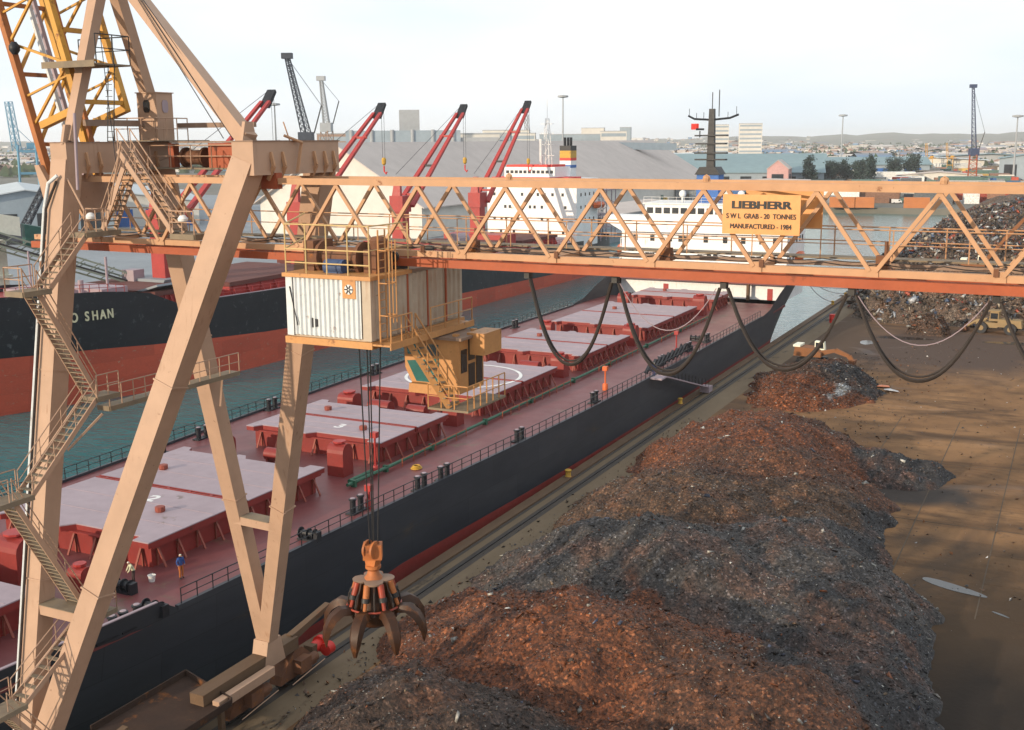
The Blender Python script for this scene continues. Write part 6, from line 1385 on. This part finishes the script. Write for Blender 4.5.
# a few sheet metal pieces that stand out
def sheet_piece(label, x, y, z, s, col, seed):
    rr = random.Random(seed); b = MB(); pts = [(-1,-.5),(.2,-.7),(1.1,-.2),(.8,.5),(-.3,.7),(-1,.3)]
    zz = [rr.uniform(0,.5) for _ in pts]
    V0 = [(x+a*s, y+c*s, z+.1+h*s*.5) for (a, c), h in zip(pts, zz)]+[(x,y,z+.35*s)]
    b.add(V0+[(p[0],p[1],p[2]-.05) for p in V0], [(i,(i+1)%6,6) for i in range(6)]+[(7+(i+1)%6,7+i,13) for i in range(6)]+[(i,7+i,7+(i+1)%6,(i+1)%6) for i in range(6)])
    tag(b.build("sheet_metal", mat("sheet_"+str(seed), col, rough=.35, metal=.5)), label, "scrap sheet")
sheet_piece("crumpled silver sheet lying behind the smaller orange scrap heap", -27.2, 165.0, 0, 2.0, (.6,.62,.66), 1)
sheet_piece("pale bent sheet at the right end of the smaller scrap heap", -21.4, 158.0, 0, 1.0, (.6,.6,.62), 2)
sheet_piece("orange dented panel at the right end of the smaller scrap heap", -23.0, 160.5, 0, .9, (.7,.18,.04), 3)
# ================================================================== yard machines
def placed(name, label, cat, loc, rz, group=None):
    t = bpy.data.objects.new(name, None); COL.objects.link(t); t.location = loc; t.rotation_euler = (0,0,rz); tag(t, label, cat, group); return t
def loc_part(mb, name, m, par, smooth=False):
    o = bpy.data.objects.new(name, mb.mesh(name, m, smooth)); COL.objects.link(o); o.parent = par; return o
M_dorange = mat("dusty_orange_paint", (.25,.10,.04), (.18,.08,.035), .6, .5, rough=.8)
def excavator(label, loc, rz, body_m, boom_pts, tool):
    t = placed("excavator", label, "excavator", loc, rz)
    for s in (-1.2,1.2):
        trk = MB().extr([(-2.2,s-.32,.35),(-1.9,s-.32,0),(1.9,s-.32,0),(2.2,s-.32,.35),(2.0,s-.32,.9),(-2.0,s-.32,.9)],(0,.64,0)); loc_part(trk,"track",M_black,t)
    loc_part(MB().box(-1.0,1.0,-.9,.9,.7,1.2),"undercarriage",M_black,t)
    loc_part(MB().extr([(-2.6,-1.35,1.2),(1.6,-1.35,1.2),(1.6,-1.35,1.9),(.4,-1.35,2.5),(-2.4,-1.35,2.6)],(0,2.7,0)),"body",body_m,t)
    cb = loc_part(MB().extr([(.2,.35,1.9),(1.75,.35,1.9),(1.6,.35,3.3),(.2,.35,3.4)],(0,1.0,0)),"cab",M_cream,t)
    loc_part(MB().extr([(.35,1.36,2.3),(1.6,1.36,2.3),(1.5,1.36,3.15),(.35,1.36,3.2)],(0,.02,0)),"window",M_glassd,cb); loc_part(MB().extr([(.35,.34,2.3),(1.6,.34,2.3),(1.5,.34,3.15),(.35,.34,3.2)],(0,-.02,0)),"window",M_glassd,cb)
    loc_part(MB().box(-2.7,-1.6,-1.3,1.3,2.6,2.9),"counterweight",M_cream,t)
    for i in range(len(boom_pts)-1):
        p, q = boom_pts[i], boom_pts[i+1]; loc_part(MB().beam((p[0],-.2,p[1]),(q[0],-.2,q[1]),.5,.75,(0,0,1),.4,.5),"boom" if i < 2 else "arm",body_m,t)
    e = boom_pts[-1]
    if tool == "bucket": loc_part(MB().extr([(e[0]-.5,-.8,e[1]+.2),(e[0]+.5,-.8,e[1]+.2),(e[0]+.3,-.8,e[1]-.9),(e[0]-.7,-.8,e[1]-.6)],(0,1.3,0)),"bucket",M_rust,t)
    else:
        for i in range(5):
            a = i*1.2566; loc_part(MB().path([(e[0]+.2*math.cos(a),-.2+.2*math.sin(a),e[1]),(e[0]+.9*math.cos(a),-.2+.9*math.sin(a),e[1]-.6),(e[0]+.8*math.cos(a),-.2+.8*math.sin(a),e[1]-1.3),(e[0]+.2*math.cos(a),-.2+.2*math.sin(a),e[1]-1.8)],[.14,.16,.12,.04],6),"grapple_tine",M_rust,t)
excavator("orange tracked excavator working behind the smaller scrap heap", (-35.6,174,0), -.05, M_dorange, [(1.2,1.7),(3.6,2.3),(5.6,1.6),(6.2,.9)], "bucket")
hz_ = float(mou.h(np.array([-17.2]), np.array([228.5]))[0][0])
excavator("orange long armed material handler standing on the scrap mountain", (-17.2,228.5,max(6.5, hz_-.4)), .0, M_dorange, [(1.2,2.0),(4.5,6.5),(8.6,11.6),(12.4,17.0),(16,9)], "grapple")
# wheel loader
M_ly = mat("dusty_yellow_paint", (.30,.21,.10), (.22,.15,.08), .5, .4, rough=.7)
t = placed("wheel_loader", "dusty yellow wheel loader parked before the scrap mountain", "loader", (-12.2,215.4,0), math.pi-.1)
for u in (-2.6,2.2):
    for s in (-1.45,1.45):
        wl = loc_part(MB().tube((u,s-.4,1.0),(u,s+.4,1.0),1.0,20),"wheel",M_black,t,True); loc_part(MB().tube((u,s-.43,1.0),(u,s+.43,1.0),.45,14),"rim",M_ly,wl,True)
loc_part(MB().extr([(-4.4,-1.1,1.2),(-.4,-1.1,1.2),(-.4,-1.1,2.6),(-4.2,-1.1,2.5)],(0,2.2,0)),"engine_hood",M_ly,t); loc_part(MB().box(-.4,3.2,-1.0,1.0,1.0,1.9),"front_frame",M_ly,t)
cb = loc_part(MB().extr([(-.5,-.95,2.2),(1.1,-.95,2.2),(.9,-.95,3.9),(-.5,-.95,3.9)],(0,1.9,0)),"cab",M_ly,t); loc_part(MB().box(-.35,.85,-.98,.98,2.6,3.6),"window",M_glassd,cb); loc_part(MB().box(-.7,1.2,-1.1,1.1,3.9,4.05),"cab_roof",M_ly,cb)
for s in (-.7,.7): loc_part(MB().path([(1.6,s,2.3),(3.4,s,1.9),(4.9,s,.8)],.2,6),"lift_arm",M_ly,t)
loc_part(MB().extr([(4.6,-1.6,.2),(6.3,-1.6,.15),(5.2,-1.6,.5),(4.9,-1.6,1.5)],(0,3.2,0)),"bucket",M_rust,t); loc_part(MB().tube((-2.6,.5,2.5),(-2.6,.5,3.4),.1,8),"exhaust",M_black,t)
# red oil drum near the quay edge
t = thing("oil_drum", "small red drum standing on the quay past the carrier's stern", "drum", (-40.6,215,0))
MB().lathe([(.55,0),(.58,.05),(.55,.1),(.55,.75),(.58,.8),(.55,.85),(.55,1.6),(.5,1.62)], (-40.6,215,0), 16).build("drum_body", M_redp, t, True)
# ================================================================== haze
HZON = True
if HZON:
    m = bpy.data.materials.new("haze_air"); m.use_nodes = True; n = m.node_tree; n.nodes.clear()
    o_ = n.nodes.new("ShaderNodeOutputMaterial"); v_ = n.nodes.new("ShaderNodeVolumePrincipled"); v_.inputs["Density"].default_value = .00008; v_.inputs["Color"].default_value = (.97,.985,1,1); v_.inputs["Anisotropy"].default_value = .2
    n.links.new(v_.outputs[0], o_.inputs["Volume"])
    tag(MB().box(-9500,9500,-500,14500,-7.5,135).build("haze", m), kind="stuff")
